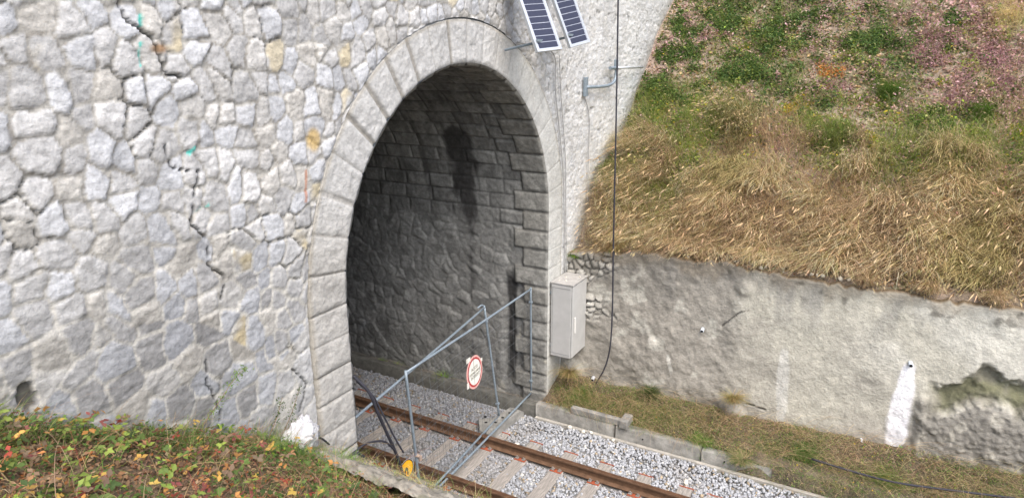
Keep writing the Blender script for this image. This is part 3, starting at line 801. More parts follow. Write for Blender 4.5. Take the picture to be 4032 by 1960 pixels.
C *= (1 + 0.4 * fbm(X * 14, Yb * 14, 609, 3))[..., None]
grid_obj('near_bank', np.stack([X, Yb, Zb], -1), C, M_SOIL)['kind'] = 'structure'
xs = np.arange(0.0, 7.0, 0.016)
prof = np.array([(-2.24, -0.1), (-2.30, 0.5), (-2.36, 1.0), (-2.41, 1.4), (-2.435, 1.53), (-2.455, 1.60), (-2.50, 1.645), (-2.60, 1.70), (-2.72, 1.80), (-2.85, 1.92), (-2.98, 2.02), (-3.12, 2.13), (-3.26, 2.24), (-3.36, 2.24)])
pt = np.linspace(0, 1, len(prof)); tt = np.concatenate([np.linspace(0, 0.33, 30), np.linspace(0.335, 1, 60)])
py_, pz_ = np.interp(tt, pt, prof[:, 0]), np.interp(tt, pt, prof[:, 1])
X, T = np.meshgrid(xs, tt, indexing='ij'); Yl = np.broadcast_to(py_, X.shape).copy(); Zl = np.broadcast_to(pz_, X.shape).copy()
nn = 0.045 * fbm(X * 4, T * 9, 621, 4) + 0.032 * fbm(X * 16, T * 36, 623, 4, 0.65)
Yl += nn * 0.6 * ss(0.7, 0.3, T); Zl += nn * ss(0.3, 0.6, T)
Yl -= 0.18 * ss(0.9, 3.0, X) * 0
C = np.zeros(X.shape + (3,)); C[:] = (0.25, 0.232, 0.195); C *= (1 + 0.35 * fbm(X * 9, T * 20, 625, 4) + 0.45 * fbm(X * 34, T * 80, 626, 2))[..., None]
C = mixc(C, (0.09, 0.10, 0.05), 0.5 * ss(0.1, 0.4, fbm(X * 4, T * 8, 627, 3)))
grid_obj('concrete_lip', np.stack([X, Yl, Zl], -1), C, M_SHOT, smooth=True)
tag(bpy.data.objects['concrete_lip'], 'rough sprayed concrete edge of the near bank below the leaves', 'retaining wall')

# ------------------------------------------------------------------ equipment cabinet on the right jamb
cb_ = empty('equipment_cabinet', (0.2, 2.0, 0.97), 'tall grey metal equipment cabinet fixed beside the right jamb of the arch', 'cabinet')
x0, x1, y0, y1, z0, z1 = 0.03, 0.40, 2.0, 2.56, 0.95, 2.17
m = MB(); m.box(((x0 + x1) / 2 - 0.012, (y0 + y1) / 2, (z0 + z1) / 2), (x1 - x0 - 0.024, y1 - y0, z1 - z0), bev=0.006); m.build('body', M_CAB, cb_)
m = MB(); m.box((x1 - 0.009, (y0 + y1) / 2, (z0 + z1) / 2), (0.018, y1 - y0 - 0.012, z1 - z0 - 0.03), bev=0.004); dr = m.build('door', M_CAB, cb_)
m = MB(); m.box((x1 + 0.012, y0 + 0.09, 1.50), (0.022, 0.035, 0.27), bev=0.008); o = m.build('handle', material('pale_handle', (0.66, 0.65, 0.61), rough=0.5, var=0.05), dr)
m = MB(); m.box(((x0 + x1) / 2, (y0 + y1) / 2, z1 + 0.012), (x1 - x0 + 0.02, y1 - y0 + 0.02, 0.024), bev=0.006); m.build('lid', M_CABTOP, cb_)
m = MB()
m.box(((x0 + x1) / 2 - 0.012, y0 - 0.0035, z1 - 0.055), (x1 - x0 - 0.06, 0.005, 0.004)); m.box(((x0 + x1) / 2 - 0.012, y0 - 0.0035, z0 + 0.055), (x1 - x0 - 0.06, 0.005, 0.004))
m.box((x0 + 0.03, y0 - 0.0035, (z0 + z1) / 2), (0.004, 0.005, z1 - z0 - 0.1)); m.build('panel_seam', M_BACK, cb_)
m = MB(); m.box((0.02, 2.28, 2.0), (0.06, 0.5, 0.05)); m.box((0.02, 2.28, 1.1), (0.06, 0.5, 0.05)); m.build('wall_bracket', M_GALV, cb_)
LP = [(0.12, 2.10), (0.22, 2.15), (0.15, 2.3), (0.33, 2.42)]
pos = np.array([(a, b, z1 + 0.028) for a, b in LP])
for q in pos:
    tag(rocks('pale_chip', q[None], np.array([0.016]), np.array([[0.62, 0.58, 0.5]]), seed=int(q[0] * 1000)), 'small pale stone chip lying on top of the grey cabinet', 'stone', 'stone chips on the cabinet lid')

# ------------------------------------------------------------------ temporary fence panels
def lerp(a, b, t): return np.asarray(a) * (1 - t) + np.asarray(b) * t
def fence(label, BLc, BRc, TLc, TRc, nv, nh):
    BLc, BRc, TLc, TRc = [np.array(v, float) for v in (BLc, BRc, TLc, TRc)]
    t = empty('mesh_barrier', tuple((BLc + BRc) / 2), label, 'fence panel', 'mesh fence panels across the tunnel mouth')
    for a, b, nm in ((BLc, TLc, 'post'), (BRc, TRc, 'post'), (TLc, TRc, 'rail'), (BLc, BRc, 'rail')):
        d = (b - a) / np.linalg.norm(b - a)
        e = 0.03 if nm == 'post' else 0
        mid = lerp(a, b, 0.5) + (np.array([0, 0, -0.010]) if nm == 'rail' else 0)
        m = MB(); m.tube(smooth_path([a - d * e, mid, b + d * e], 5), 0.0175 if nm == 'post' else 0.016, 10); m.build(nm, M_GALV, t, True)
    m = MB()
    for k in range(1, nv):
        m.tube([lerp(BLc, BRc, k / nv), lerp(TLc, TRc, k / nv)], 0.0018, 4)
    for k in range(1, nh):
        m.tube([lerp(BLc, TLc, k / nh), lerp(BRc, TRc, k / nh)], 0.0018, 4)
    m.build('wire_mesh', M_WIRE, t)
    for q in (lerp(BRc, TRc, 0.88), lerp(BRc, TRc, 0.12)):
        m = MB(); m.box(q, (0.055, 0.055, 0.035), bev=0.006); m.build('hinge_clamp', M_GALV, t)
    return t
FA = dict(BLc=(-.25, -1.14, .10), BRc=(-.28, 1.94, .22), TLc=(-.27, -1.30, 2.00), TRc=(-.24, 1.82, 2.08))
FB = dict(BLc=(-.12, -2.40, .22), BRc=(-.44, 1.15, .14), TLc=(-.22, -2.41, 1.875), TRc=(-.61, 1.03, 1.97))
fa = fence('front mesh fence panel reaching the far jamb beside the cabinet', nv=22, nh=8, **FA)
fb = fence('rear mesh fence panel behind the near jamb, with the round sign', nv=22, nh=8, **FB)
m = MB(); q = np.array([-.255, -1.19, 0.82])
m.box(q + [0.02, -0.005, 0.02], (0.05, 0.05, 0.02), bev=0.004); m.box(q + [0.035, 0.03, -0.035], (0.018, 0.05, 0.07), bev=0.005)
o = m.build('padlock', material('worn_brass', (0.45, 0.34, 0.27), rough=0.5, metal=0.3)); tag(o, 'small pale padlock hanging on the left post of the front fence panel', 'padlock')
# top hook of the rear panel
m = MB(); m.tube(smooth_path([(-.61, 1.03, 1.99), (-.63, 0.98, 2.02), (-.66, 0.92, 1.99)], 5), 0.012, 8); m.build('hook', M_GALV, fb)

def foot(label, c, L, wd, h, ang, seed):
    R = np.array([[math.cos(ang), -math.sin(ang), 0], [math.sin(ang), math.cos(ang), 0], [0, 0, 1]])
    t = empty('concrete_block', (c[0], c[1], c[2] - h / 2), label, 'concrete block', 'concrete feet of the fence')
    poly = [(-L / 2, 0), (L / 2, 0), (L / 2, h * 0.6), (L / 2 - 0.10, h), (-L / 2 + 0.10, h), (-L / 2, h * 0.6)]
    m = MB(); m.prism(poly, -wd / 2, wd / 2, (R @ [0, 1, 0], (0, 0, 1), R @ [1, 0, 0], (c[0], c[1], c[2] - h / 2)))
    m.build('block', M_CONC, t)
    for k in (-0.18, 0.0, 0.18):
        m = MB(); a = R @ np.array([0, k, 0]) + np.array([c[0], c[1], c[2] + h / 2])
        m.tube([a + [0, 0, -0.01], a + [0, 0, 0.002]], 0.024, 10); m.build('socket', M_DARK, t)
foot('long pale concrete fence foot under the bottom rails by the kerb wall', (-.36, 1.12, 0.075), 0.86, 0.20, 0.15, RAD(-8), 1)
foot('darker concrete fence foot lying beside the long pale one', (-.55, 0.93, 0.045), 0.42, 0.22, 0.13, RAD(35), 2)

# round access sign on the rear panel
fy = 0.55
ft = (fy - FB['BRc'][1]) / (FB['BLc'][1] - FB['BRc'][1])
bq = lerp(FB['BRc'], FB['BLc'], ft); tq_ = lerp(FB['TRc'], FB['TLc'], ft)
ctr = lerp(bq, tq_, 0.60) + np.array([0.02, 0, 0]); ctr[2] = 1.185
ey = np.array(FB['BRc']) - np.array(FB['BLc']); ey /= np.linalg.norm(ey); ey = ey * np.array([1, 1, 0.3]); ey /= np.linalg.norm(ey)
ez = np.array(tq_) - np.array(bq); ez -= ey * (ez @ ey); ez /= np.linalg.norm(ez)
ex = np.cross(ey, ez)
if ex[0] < 0: ex = -ex
sg = empty('round_sign', tuple(ctr), 'round white no-access sign with a red rim hanging on the rear fence panel', 'sign')
def disc(r, n=48): return [(r * math.cos(2 * math.pi * k / n), r * math.sin(2 * math.pi * k / n)) for k in range(n)]
AX = lambda off: (ey, ez, ex, ctr + ex * off)
m = MB(); m.prism(disc(0.245), 0, 0.004, AX(0)); m.build('plate', M_PINK, sg)
m = MB(); m.prism(disc(0.216), 0.0045, 0.006, AX(0)); m.build('red_rim', M_RED, sg)
m = MB(); m.prism(disc(0.188), 0.0065, 0.008, AX(0)); m.build('white_face', M_WHITE, sg)
for q, sz_ in ((ctr - ey * 0.14 + ez * 0.235, (0.006, 0.10, 0.07)), (ctr + ey * 0.235 + ez * 0.09, (0.006, 0.06, 0.05)), (ctr - ey * 0.225 - ez * 0.12, (0.006, 0.05, 0.09))):
    m = MB(); m.box(q, sz_); m.build('tape', M_WHITE, sg)
def text(s, size, pos, ex_, ey_, n_, name, mat, parent, ext=0.0008):
    cu = bpy.data.curves.new(name, 'FONT'); cu.body = s; cu.size = size; cu.align_x = 'CENTER'; cu.align_y = 'CENTER'; cu.extrude = ext
    o = bpy.data.objects.new(name, cu); COL.objects.link(o)
    bpy.context.view_layer.update()
    me = bpy.data.meshes.new_from_object(o.evaluated_get(bpy.context.evaluated_depsgraph_get()))
    bpy.data.objects.remove(o)
    V = np.array([v.co[:] for v in me.vertices])
    V = np.asarray(pos) + V[:, :1] * ex_ + V[:, 1:2] * ey_ + V[:, 2:3] * n_
    me.vertices.foreach_set('co', V.astype(np.float32).ravel()); me.update()
    return link(name, me, mat, parent)
cr = math.cos(RAD(0)); sr = math.sin(RAD(0))
for sname, size, dz in (('ACCES', 0.066, 0.062), ('FORMELLEMENT', 0.046, 0.0), ('INTERDIT', 0.060, -0.062)):
    text(sname, size, ctr + ez * dz + ex * 0.0092, ey, ez, ex, 'lettering', M_INK, sg)

# yellow disc beside the near rail
yc_ = np.array([0.07, -1.80, 1.10])
ya = empty('marker_disc', (0.07, -1.80, 0), 'round yellow marker disc with a black rim and a black figure behind the bank edge', 'marker')
e2 = np.array([0.04, 1.0, 0]); e3 = np.array([0, 0, 1.0]); n2_ = np.cross(e2, e3)
if n2_[0] < 0: n2_ = -n2_
AY = (e2, e3, n2_, yc_)
m = MB(); m.prism(disc(0.132), 0, 0.004, AY); m.build('plate', M_BLACK, ya)
m = MB()
n_ = 40
ri, ro = 0.124, 0.131
V = []; F = []
for k in range(n_):
    a = 2 * math.pi * k / n_
    for r in (ri, ro): V.append(yc_ + e2 * r * math.cos(a) + e3 * r * math.sin(a) + n2_ * 0.0052)
for k in range(n_):
    j = (k + 1) % n_; F.append([2 * k, 2 * k + 1, 2 * j + 1, 2 * j])
m.add(V, F); m.build('pale_rim', M_ALU, ya)
m = MB(); m.prism(disc(0.112), 0.005, 0.0062, AY); m.build('yellow_face', M_YEL, ya)
m = MB(); m.prism([(-0.035, -0.07), (-0.03, 0.0), (-0.012, 0.035), (0.012, 0.035), (0.03, 0.0), (0.035, -0.07), (0.012, -0.07), (0.010, -0.01), (-0.010, -0.01), (-0.012, -0.07)][::-1], 0.0065, 0.0075, AY); m.build('black_figure', M_BLACK, ya)
m = MB(); m.tube([(0.045, -1.80, -0.05), (0.045, -1.80, 1.0)], 0.018, 8); m.build('post', M_GALV, ya)

# ------------------------------------------------------------------ solar panels
def solar(label, BLp, BRp, up, L):
    BLp, BRp, up = [np.array(v, float) for v in (BLp, BRp, up)]
    e = BRp - BLp; wd = np.linalg.norm(e); e /= wd; up -= e * (up @ e); up /= np.linalg.norm(up)
    n = np.cross(e, up); n = n if n[0] > 0 else -n
    t = empty('solar_panel', tuple(BLp), label, 'solar panel', 'solar panels above the arch')
    ax = (e, up, n, BLp)
    m = MB(); m.prism([(0.01, 0.01), (wd - 0.01, 0.01), (wd - 0.01, L - 0.01), (0.01, L - 0.01)], -0.030, -0.020, ax); m.build('backing', M_BACK, t)
    m = MB(); fw = 0.034
    for a, b, c, d in ((0, 0, wd, fw), (0, L - fw, wd, L), (0, fw, fw, L - fw), (wd - fw, fw, wd, L - fw)):
        m.prism([(a, b), (c, b), (c, d), (a, d)], -0.038, 0.004, ax)
    m.build('frame', M_ALU, t)
    m = MB(); m.prism([(fw, fw), (wd - fw, fw), (wd - fw, L - fw), (fw, L - fw)], -0.018, -0.004, ax); m.build('backsheet', M_LINE, t)
    m = MB(); nr = int(round((L - 2 * fw) / 0.0785)); hh = (L - 2 * fw) / nr; g = 0.0042
    for k in range(nr):
        zz0 = fw + k * hh
        m.prism([(fw + 0.016, zz0 + g), (wd - fw - 0.010, zz0 + g), (wd - fw - 0.010, zz0 + hh - g), (fw + 0.016, zz0 + hh - g)], -0.0035, -0.001, ax)
    m.build('solar_cells', M_CELL, t)
    for dz, zz1 in ((0.14, 5.50), (L - 0.22, 6.3)):
        m = MB()
        a = BLp + e * wd / 2 + up * dz - n * 0.04
        m.tube([a, (0.02, a[1] + 0.02, a[2] - 0.10)], 0.016, 8)
        m.box(a, (0.03, wd * 0.9, 0.03))
        m.build('mounting_arm', M_GALV, t)
    return t
solar('left solar panel of the two above the arch crown', (0.598, 0.357, 5.617), (0.734, 0.738, 5.654), (-0.407, 0.055, 0.912), 1.25)
solar('right solar panel of the two, mounted slightly higher', (0.595, 1.297, 5.681), (0.701, 1.693, 5.758), (-0.358, -0.084, 0.93), 1.25)

# bracket with antenna rods right of the panels
at = empty('antenna_bracket', (0.05, 3.1, 5.1), 'blue grey bent pipe bracket carrying a pale horizontal rod on the portal wall', 'antenna')
m = MB(); m.box((0.055, 3.11, 5.12), (0.05, 0.09, 0.30), bev=0.006); m.build('base_plate', M_GALV, at)
m = MB(); m.tube(smooth_path([(0.07, 3.11, 5.115), (0.12, 3.5, 5.11), (0.12, 3.95, 5.12), (0.13, 4.18, 5.18), (0.13, 4.24, 5.30), (0.13, 4.24, 5.43)], 6), 0.026, 10); m.build('bent_pipe', M_GALV, at, True)
m = MB(); m.box((0.13, 4.24, 5.46), (0.05, 0.10, 0.16), bev=0.008); m.tube([(0.13, 3.95, 5.40), (0.13, 4.45, 5.395)], 0.028, 10); m.build('clamp', M_GALV, at)
m = MB(); m.tube([(0.15, 4.30, 5.40), (0.15, 5.62, 5.40)], 0.022, 10); m.build('rod', M_ALU, at, True)

# ------------------------------------------------------------------ cables
def cable(pts, r, label, name='cable', mat=M_CABLE, group=None, wob=0.0, n=10):
    P_ = smooth_path(pts, n)
    if wob:
        k = np.arange(len(P_)); P_[:, 1] += wob * fbm(k * 0.3, k * 0.0, 711, 2)
    m = MB(); m.tube(P_, r, 8); o = m.build(name, mat, None, True)
    return tag(o, label, 'cable', group)
cable([(0.76, 2.40, 7.8), (0.80, 2.42, 6.33), (0.84, 2.42, 4.7), (0.86, 2.42, 3.6), (0.885, 2.41, 2.6), (0.905, 2.41, 1.8), (0.90, 2.40, 1.15), (0.83, 2.38, 0.75), (0.70, 2.36, 0.45), (0.64, 2.34, 0.30)],
      0.013, 'long black cable hanging straight down past the cabinet from above', n=14)
cable([(0.03, 0.9, 5.75), (0.03, 1.95, 5.62), (0.03, 2.05, 5.1), (0.03, 2.32, 4.1), (0.03, 2.42, 3.4), (0.03, 2.50, 2.2)], 0.008, 'thin grey conduit from the solar panels down the right of the arch ring', 'conduit', M_CONDUIT)
cable([(0.05, 2.12, 5.6), (0.03, 2.25, 5.0), (0.03, 2.44, 4.1), (0.03, 2.49, 3.4), (0.03, 2.56, 2.2)], 0.007, 'second thin conduit beside the first down to the cabinet', 'conduit', M_CONDUIT)
cable([(0.03, 3.12, 5.0), (0.03, 3.36, 4.6), (0.03, 3.37, 3.94), (0.04, 3.36, 3.1)], 0.007, 'thin grey conduit running down from the antenna bracket', 'conduit', M_CONDUIT)
cable([(-0.04, -2.40, 2.50), (0.06, -2.30, 2.30), (0.08, -2.2, 2.0), (0.08, -2.08, 1.7), (0.09, -1.95, 1.35), (0.09, -1.87, 1.05), (0.10, -1.82, 0.7), (0.1, -1.8, 0.05)], 0.017, 'thick black cable draped from the near jamb down behind the bank', n=12)
cable([(-0.02, -2.38, 2.44), (0.06, -2.25, 2.24), (0.10, -2.14, 1.95), (0.13, -2.04, 1.68), (0.18, -1.96, 1.45)], 0.010, 'thinner black cable twisted along the thick one and ending loose')
cable([(0.05, -2.66, 1.74), (0.10, -2.58, 1.80), (0.09, -2.40, 1.78), (0.09, -2.15, 1.66), (0.09, -1.98, 1.45)], 0.011, 'black cable crossing the foot of the near jamb to the thick cable')
cable([(0.05, -2.72, 1.72), (0.14, -2.74, 1.82), (0.18, -2.66, 1.84), (0.20, -2.58, 1.76)], 0.012, 'short loop of black cable on the rough concrete edge')
cable([(0.10, -3.10, 2.24), (0.07, -2.98, 2.14), (0.05, -2.88, 2.02)], 0.010, 'short dark rod between the white foam lump and the arch ring', 'rod')
cable([(4.0, 1.78, 0.42), (4.6, 1.76, 0.40), (5.0, 1.74, 0.42), (5.5, 1.80, 0.46), (6.2, 1.9, 0.52)], 0.014, 'dark cable lying in the grass below the white lime streak')

# ------------------------------------------------------------------ foam lump
def lump(name, c, s, seed, mat, label, cat):
    th, ph = np.meshgrid(np.linspace(0, 2 * math.pi, 64), np.linspace(0, math.pi, 40), indexing='ij')
    d = np.stack([np.sin(ph) * np.cos(th), np.sin(ph) * np.sin(th), np.cos(ph)], -1)
    nz_ = (fbm(d[..., 0] * 2.3 + d[..., 2] * 1.7, d[..., 1] * 2.3 - d[..., 2] * 1.1, seed, 4) * 0.50 + 0.26 * fbm(d[..., 0] * 8 + d[..., 2] * 6, d[..., 1] * 9 - d[..., 2] * 7, seed + 9, 3))
    P = d * (1 + nz_)[..., None] * np.array(s) + np.array(c)
    C = np.ones(P.shape)
    o = grid_obj(name, P, C, mat); return tag(o, label, cat)
lump('foam_lump', (0.13, -3.27, 2.335), (0.13, 0.185, 0.135), 801, M_FOAM, 'bright white lump of foam at the foot of the wall beside the arch', 'foam lump')

# ------------------------------------------------------------------ vegetation generators
def orth(d):
    u = np.cross(d, np.array([0, 0, 1.0])); u /= np.linalg.norm(u, axis=-1)[..., None] + 1e-9
    return u
def blades(base, head, length, width, droop, col, segs=4, r=rng, tipcol=None, lean=0.35):
    """base (n,3), head: azimuth lean direction, droop 0..1"""
    n = len(base)
    t = np.linspace(0, 1, segs + 1)
    dh = np.stack([np.cos(head), np.sin(head), np.zeros(n)], -1)
    side = np.stack([-np.sin(head), np.cos(head), np.zeros(n)], -1)
    tw = r.uniform(-1, 1, n)[:, None] * 0.8
    side = side * np.cos(tw) + dh * np.sin(tw)
    P = np.zeros((n, segs + 1, 2, 3))
    for k, tk in enumerate(t):
        hor = length * (lean * tk + droop * tk * tk * 0.9)
        ver = length * (tk * (1 - lean * 0.3) - droop * tk ** 2.2 * 0.75)
        c = base + dh * hor[:, None] + np.array([0, 0, 1.0]) * ver[:, None]
        wk = width * (1 - tk) ** 0.6 + 0.0006
        P[:, k, 0] = c - side * wk[:, None] / 2; P[:, k, 1] = c + side * wk[:, None] / 2
    idx = np.arange(n * (segs + 1) * 2).reshape(n, segs + 1, 2)
    f = np.stack([idx[:, :-1, 0], idx[:, :-1, 1], idx[:, 1:, 1], idx[:, 1:, 0]], -1).reshape(-1, 4)
    c = np.repeat(col[:, None, :], (segs + 1) * 2, 1)
    if tipcol is not None:
        tt_ = np.repeat(t, 2)[None, :, None] ** 1.5
        c = c * (1 - tt_) + tipcol[:, None, :] * tt_
    return P.reshape(-1, 3), f, c.reshape(-1, 3)

def leaves(cen, nrm, size, col, r=rng, asp=0.6, along=None):
    """small folded leaf quads"""
    n = len(cen)
    nrm = nrm / (np.linalg.norm(nrm, axis=1)[:, None] + 1e-9)
    a = r.normal(size=(n, 3)) if along is None else along
    a = a - nrm * np.sum(a * nrm, 1)[:, None]; a /= np.linalg.norm(a, axis=1)[:, None] + 1e-9
    b = np.cross(nrm, a)
    s = size[:, None]
    P = np.stack([cen - a * s, cen - b * s * asp + nrm * s * 0.18, cen + a * s * 1.05, cen + b * s * asp + nrm * s * 0.18], 1)
    idx = np.arange(n * 4).reshape(n, 4)
    f = np.concatenate([idx[:, [0, 1, 2]], idx[:, [0, 2, 3]]])
    return P.reshape(-1, 3), f, np.repeat(col, 4, 0)

class Veg:
    def __init__(s): s.V = []; s.F = []; s.C = []; s.n = 0
    def add(s, T):
        V, f, c = T
        s.V.append(V); s.F.append(f + s.n); s.C.append(c); s.n += len(V)
    def build(s, name, mat, parent=None):
        me = np_mesh(name, np.concatenate(s.V), s.F, np.concatenate(s.C))
        return link(name, me, mat, parent)

def pick(cols, wts, n, r=rng, jit=0.18):
    cols = np.array(cols, float); wts = np.array(wts, float); wts /= wts.sum()
    c = cols[r.choice(len(cols), n, p=wts)]
    return c * (1 + r.uniform(-jit, jit, (n, 1))) * (1 + r.uniform(-0.06, 0.06, (n, 3)))

def upn(n, r=rng, k=0.7):
    v = r.normal(size=(n, 3)) * k; v[:, 2] = np.abs(v[:, 2]) + 0.6; return v

GREEN = (0.085, 0.150, 0.035); DGREEN = (0.040, 0.085, 0.022); YGREEN = (0.24, 0.29, 0.05); TAN = (0.50, 0.36, 0.19); BROWN = (0.25, 0.15, 0.085)
STRAW = (0.66, 0.53, 0.30); MAUVE = (0.38, 0.23, 0.23); PINKV = (0.52, 0.30, 0.30); ORANGE = (0.62, 0.24, 0.05); RED = (0.48, 0.05, 0.035); YELLOW = (0.62, 0.46, 0.05); LIME = (0.30, 0.42, 0.05)

# image point (2576 px wide picture) -> where that sight line meets the hillside; used once to read positions off the photo
def on_hill(u, v):
    d = np.array([(u * 4032 / 2576 - 2016) / FPX, -(v * 4032 / 2576 - 980) / FPX, 1.0]) @ RM
    t = 4.0
    for _ in range(600):
        p_ = CAM + d * t
        if p_[1] > 2.7 and p_[2] < hill_z(np.array(p_[0]), np.array(p_[1])): break
        t += 0.02
    return p_

# leaf litter, creeping plants and thin grass over the hillside
v = Veg(); n = 30000
x = rng.uniform(0.05, 9.0, n); y = 2.75 + 7.0 * rng.random(n) ** 0.9
z = hill_z(x, y) + rng.uniform(0.0, 0.04, n)
lit = pick([BROWN, (0.42, 0.31, 0.23), (0.52, 0.42, 0.33), (0.30, 0.20, 0.14), TAN, (0.16, 0.11, 0.07)], [3, 3, 2.0, 2, 2.4, 1.2], n)
v.add(leaves(np.stack([x, y, z], -1), upn(n), rng.uniform(0.014, 0.048, n), lit * 1.2))
tag(v.build('leaf_litter', M_LEAF), 'brown and pinkish fallen leaves covering the slope above the wall', 'leaf litter', kind='stuff')
v = Veg(); nc = 1050
cx = rng.uniform(0.1, 8.5, nc); cy = 3.9 + 5.6 * rng.random(nc)
pg = 0.75 * ss(5.0, 1.5, cx - 0.3 * (cy - 5)) * ss(4.6, 6.0, cy) + 0.30
pm = 0.95 * ss(3.6, 5.2, cx) * ss(4.6, 5.8, cy) + 0.18 * ss(4.2, 5, cy)
py2 = 0.55 * ss(7.0, 4.6, cy) + 0.10
tot = pg + pm + py2; u_c = rng.random(nc) * tot
ctype = np.where(u_c < pg, 0, np.where(u_c < pg + pm, 1, 2))
PAL = [([(0.05, 0.10, 0.028), (0.10, 0.17, 0.045), (0.16, 0.23, 0.06), (0.28, 0.33, 0.08), (0.25, 0.24, 0.11)], [3, 4, 3, 1, 1.5]), ([(0.44, 0.27, 0.27), (0.62, 0.39, 0.38), (0.56, 0.40, 0.34), (0.26, 0.22, 0.12), (0.62, 0.42, 0.32)], [3, 2.5, 2, 1.3, 1]), ([YGREEN, (0.34, 0.36, 0.12), LIME, TAN, YELLOW], [3, 3, 1, 2, 0.5])]
for ty in range(3):
    ix = np.where(ctype == ty)[0]; k = rng.integers(35, 170, len(ix)); rep = np.repeat(ix, k)
    rr = np.repeat(rng.uniform(0.06, 0.24, len(ix)), k); m_ = len(rep)
    ox, oy = rng.normal(0, 0.55, m_) * rr * 1.5, rng.normal(0, 0.55, m_) * rr
    x = np.maximum(cx[rep] + ox, 0.05); y = cy[rep] + oy
    hh = np.abs(rng.normal(0, 0.5, m_)) * rr * 1.6 * np.exp(-(ox ** 2 + oy ** 2) / rr ** 2)
    v.add(leaves(np.stack([x, y, hill_z(x, y) + hh + 0.01], -1), upn(m_, k=0.9), rng.uniform(0.012, 0.034, m_), pick(*PAL[ty], m_, jit=0.3)))
m_ = 1500; x = rng.uniform(4.6, 8.5, m_); y = 3.3 + 2.4 * rng.random(m_)
v.add(leaves(np.stack([x, y, hill_z(x, y) + rng.uniform(0.05, 0.4, m_) * ss(5.2, 4.2, y)], -1), upn(m_, k=0.9), rng.uniform(0.010, 0.022, m_), pick([(0.60, 0.27, 0.24), (0.62, 0.36, 0.22), (0.48, 0.22, 0.24), (0.60, 0.50, 0.12)], [3, 2, 2, 1], m_)))
tag(v.build('creeping_plants', M_LEAF), 'low green, mauve and yellow green creeping plants patching the slope', 'ground cover', kind='stuff')
v = Veg(); n = 90000
x = rng.uniform(0.05, 8.5, n); y = 3.1 + 6.4 * rng.random(n)
zone = fbm(x * 1.4, y * 1.7, 911, 4) + 0.45 * ss(6.8, 4.8, y)
keep = rng.random(n) < (0.18 + 0.82 * ss(-0.1, 0.45, zone)) * (1 - 0.72 * ss(5.3, 6.3, y)); x, y, zone = x[keep], y[keep], zone[keep]; n = len(x)
z = hill_z(x, y)
hue = fbm(x * 0.8 + 5, y * 0.8, 913, 3)
cg = pick([(0.24, 0.33, 0.08), (0.33, 0.38, 0.09), (0.44, 0.45, 0.19)], [3, 2, 2.4], n)
ctn = pick([(0.62, 0.48, 0.29), (0.56, 0.43, 0.29), (0.76, 0.63, 0.40), (0.45, 0.33, 0.24), (0.56, 0.38, 0.31)], [3, 2, 1.5, 1, 1], n)
cg = np.where((hue + rng.normal(0, 0.18, n) > 0.05)[:, None], cg, ctn)
v.add(blades(np.stack([x, y, z], -1), rng.normal(-1.57, 0.9, n), rng.uniform(0.08, 0.30, n) * (1 + 0.6 * ss(6.5, 4.8, y)) * (0.6 + 0.8 * vnoise(x * 2.2, y * 2.2, 915)), rng.uniform(0.004, 0.009, n), rng.uniform(0.2, 0.8, n), cg, 3))
tag(v.build('slope_grass', M_GRASS), 'mixed green and tan grass scattered over the slope', 'grass', kind='stuff')

# tall tan grass band above the retaining wall
def band_density(x, y):
    lo = 3.0 + 0.10 * np.sin(x * 1.7) + 0.12 * ss(0.8, 2.2, x) * ss(4.6, 3.0, x)
    hi = 4.35 + 0.30 * np.sin(x * 1.1 + 1) + 0.25 * fbm(x * 1.5, x * 0, 921, 2)
    return ss(lo - 0.05, lo + 0.15, y) * ss(hi + 0.35, hi - 0.2, y)
v = Veg(); ncl = 330
qx_ = rng.uniform(0.2, 8.5, ncl); qy_ = 3.0 + 2.6 * rng.random(ncl) ** 1.25
kq = rng.random(ncl) < np.maximum(band_density(qx_, qy_), 0.22 * ss(5.8, 4.4, qy_)); qx_, qy_ = qx_[kq], qy_[kq]; ncl = len(qx_)
qh = rng.uniform(0.45, 1.25, ncl); qd = rng.normal(-1.8, 0.35, ncl); qr = rng.uniform(0.07, 0.24, ncl)
rep = rng.choice(ncl, 52000, p=(qr ** 1.3) / (qr ** 1.3).sum()); n = len(rep)
x = np.clip(qx_[rep] + rng.normal(0, 1, n) * qr[rep] * 0.8, 0.12, 8.6); y = np.maximum(qy_[rep] + rng.normal(0, 1, n) * qr[rep] * 0.7, 2.86)
z = hill_z(x, y) - 0.01
ct = pick([(0.66, 0.51, 0.33), (0.58, 0.43, 0.28), (0.42, 0.30, 0.19), (0.74, 0.61, 0.41), (0.30, 0.31, 0.11), (0.46, 0.42, 0.19)], [4, 3, 2, 2.4, 1.0, 1.4], n)
cgreen = ss(0.2, 0.5, fbm(x * 0.9, y * 0.9, 927, 2)) * 0.5
ct = ct * (1 - cgreen[:, None]) + np.array([0.27, 0.29, 0.09]) * cgreen[:, None]
ct = ct * (0.8 + 0.45 * rng.random(ncl))[rep][:, None]
v.add(blades(np.stack([x, y, z], -1), qd[rep] + rng.normal(0, 0.3, n), rng.uniform(0.30, 0.70, n) * qh[rep], rng.uniform(0.004, 0.009, n), rng.uniform(0.4, 1.0, n), ct * 0.65, 4, tipcol=np.minimum(ct * np.array([1.48, 1.42, 1.38]), 0.95)))  # thatch shading put into the colour: dark dead bases, pale tips
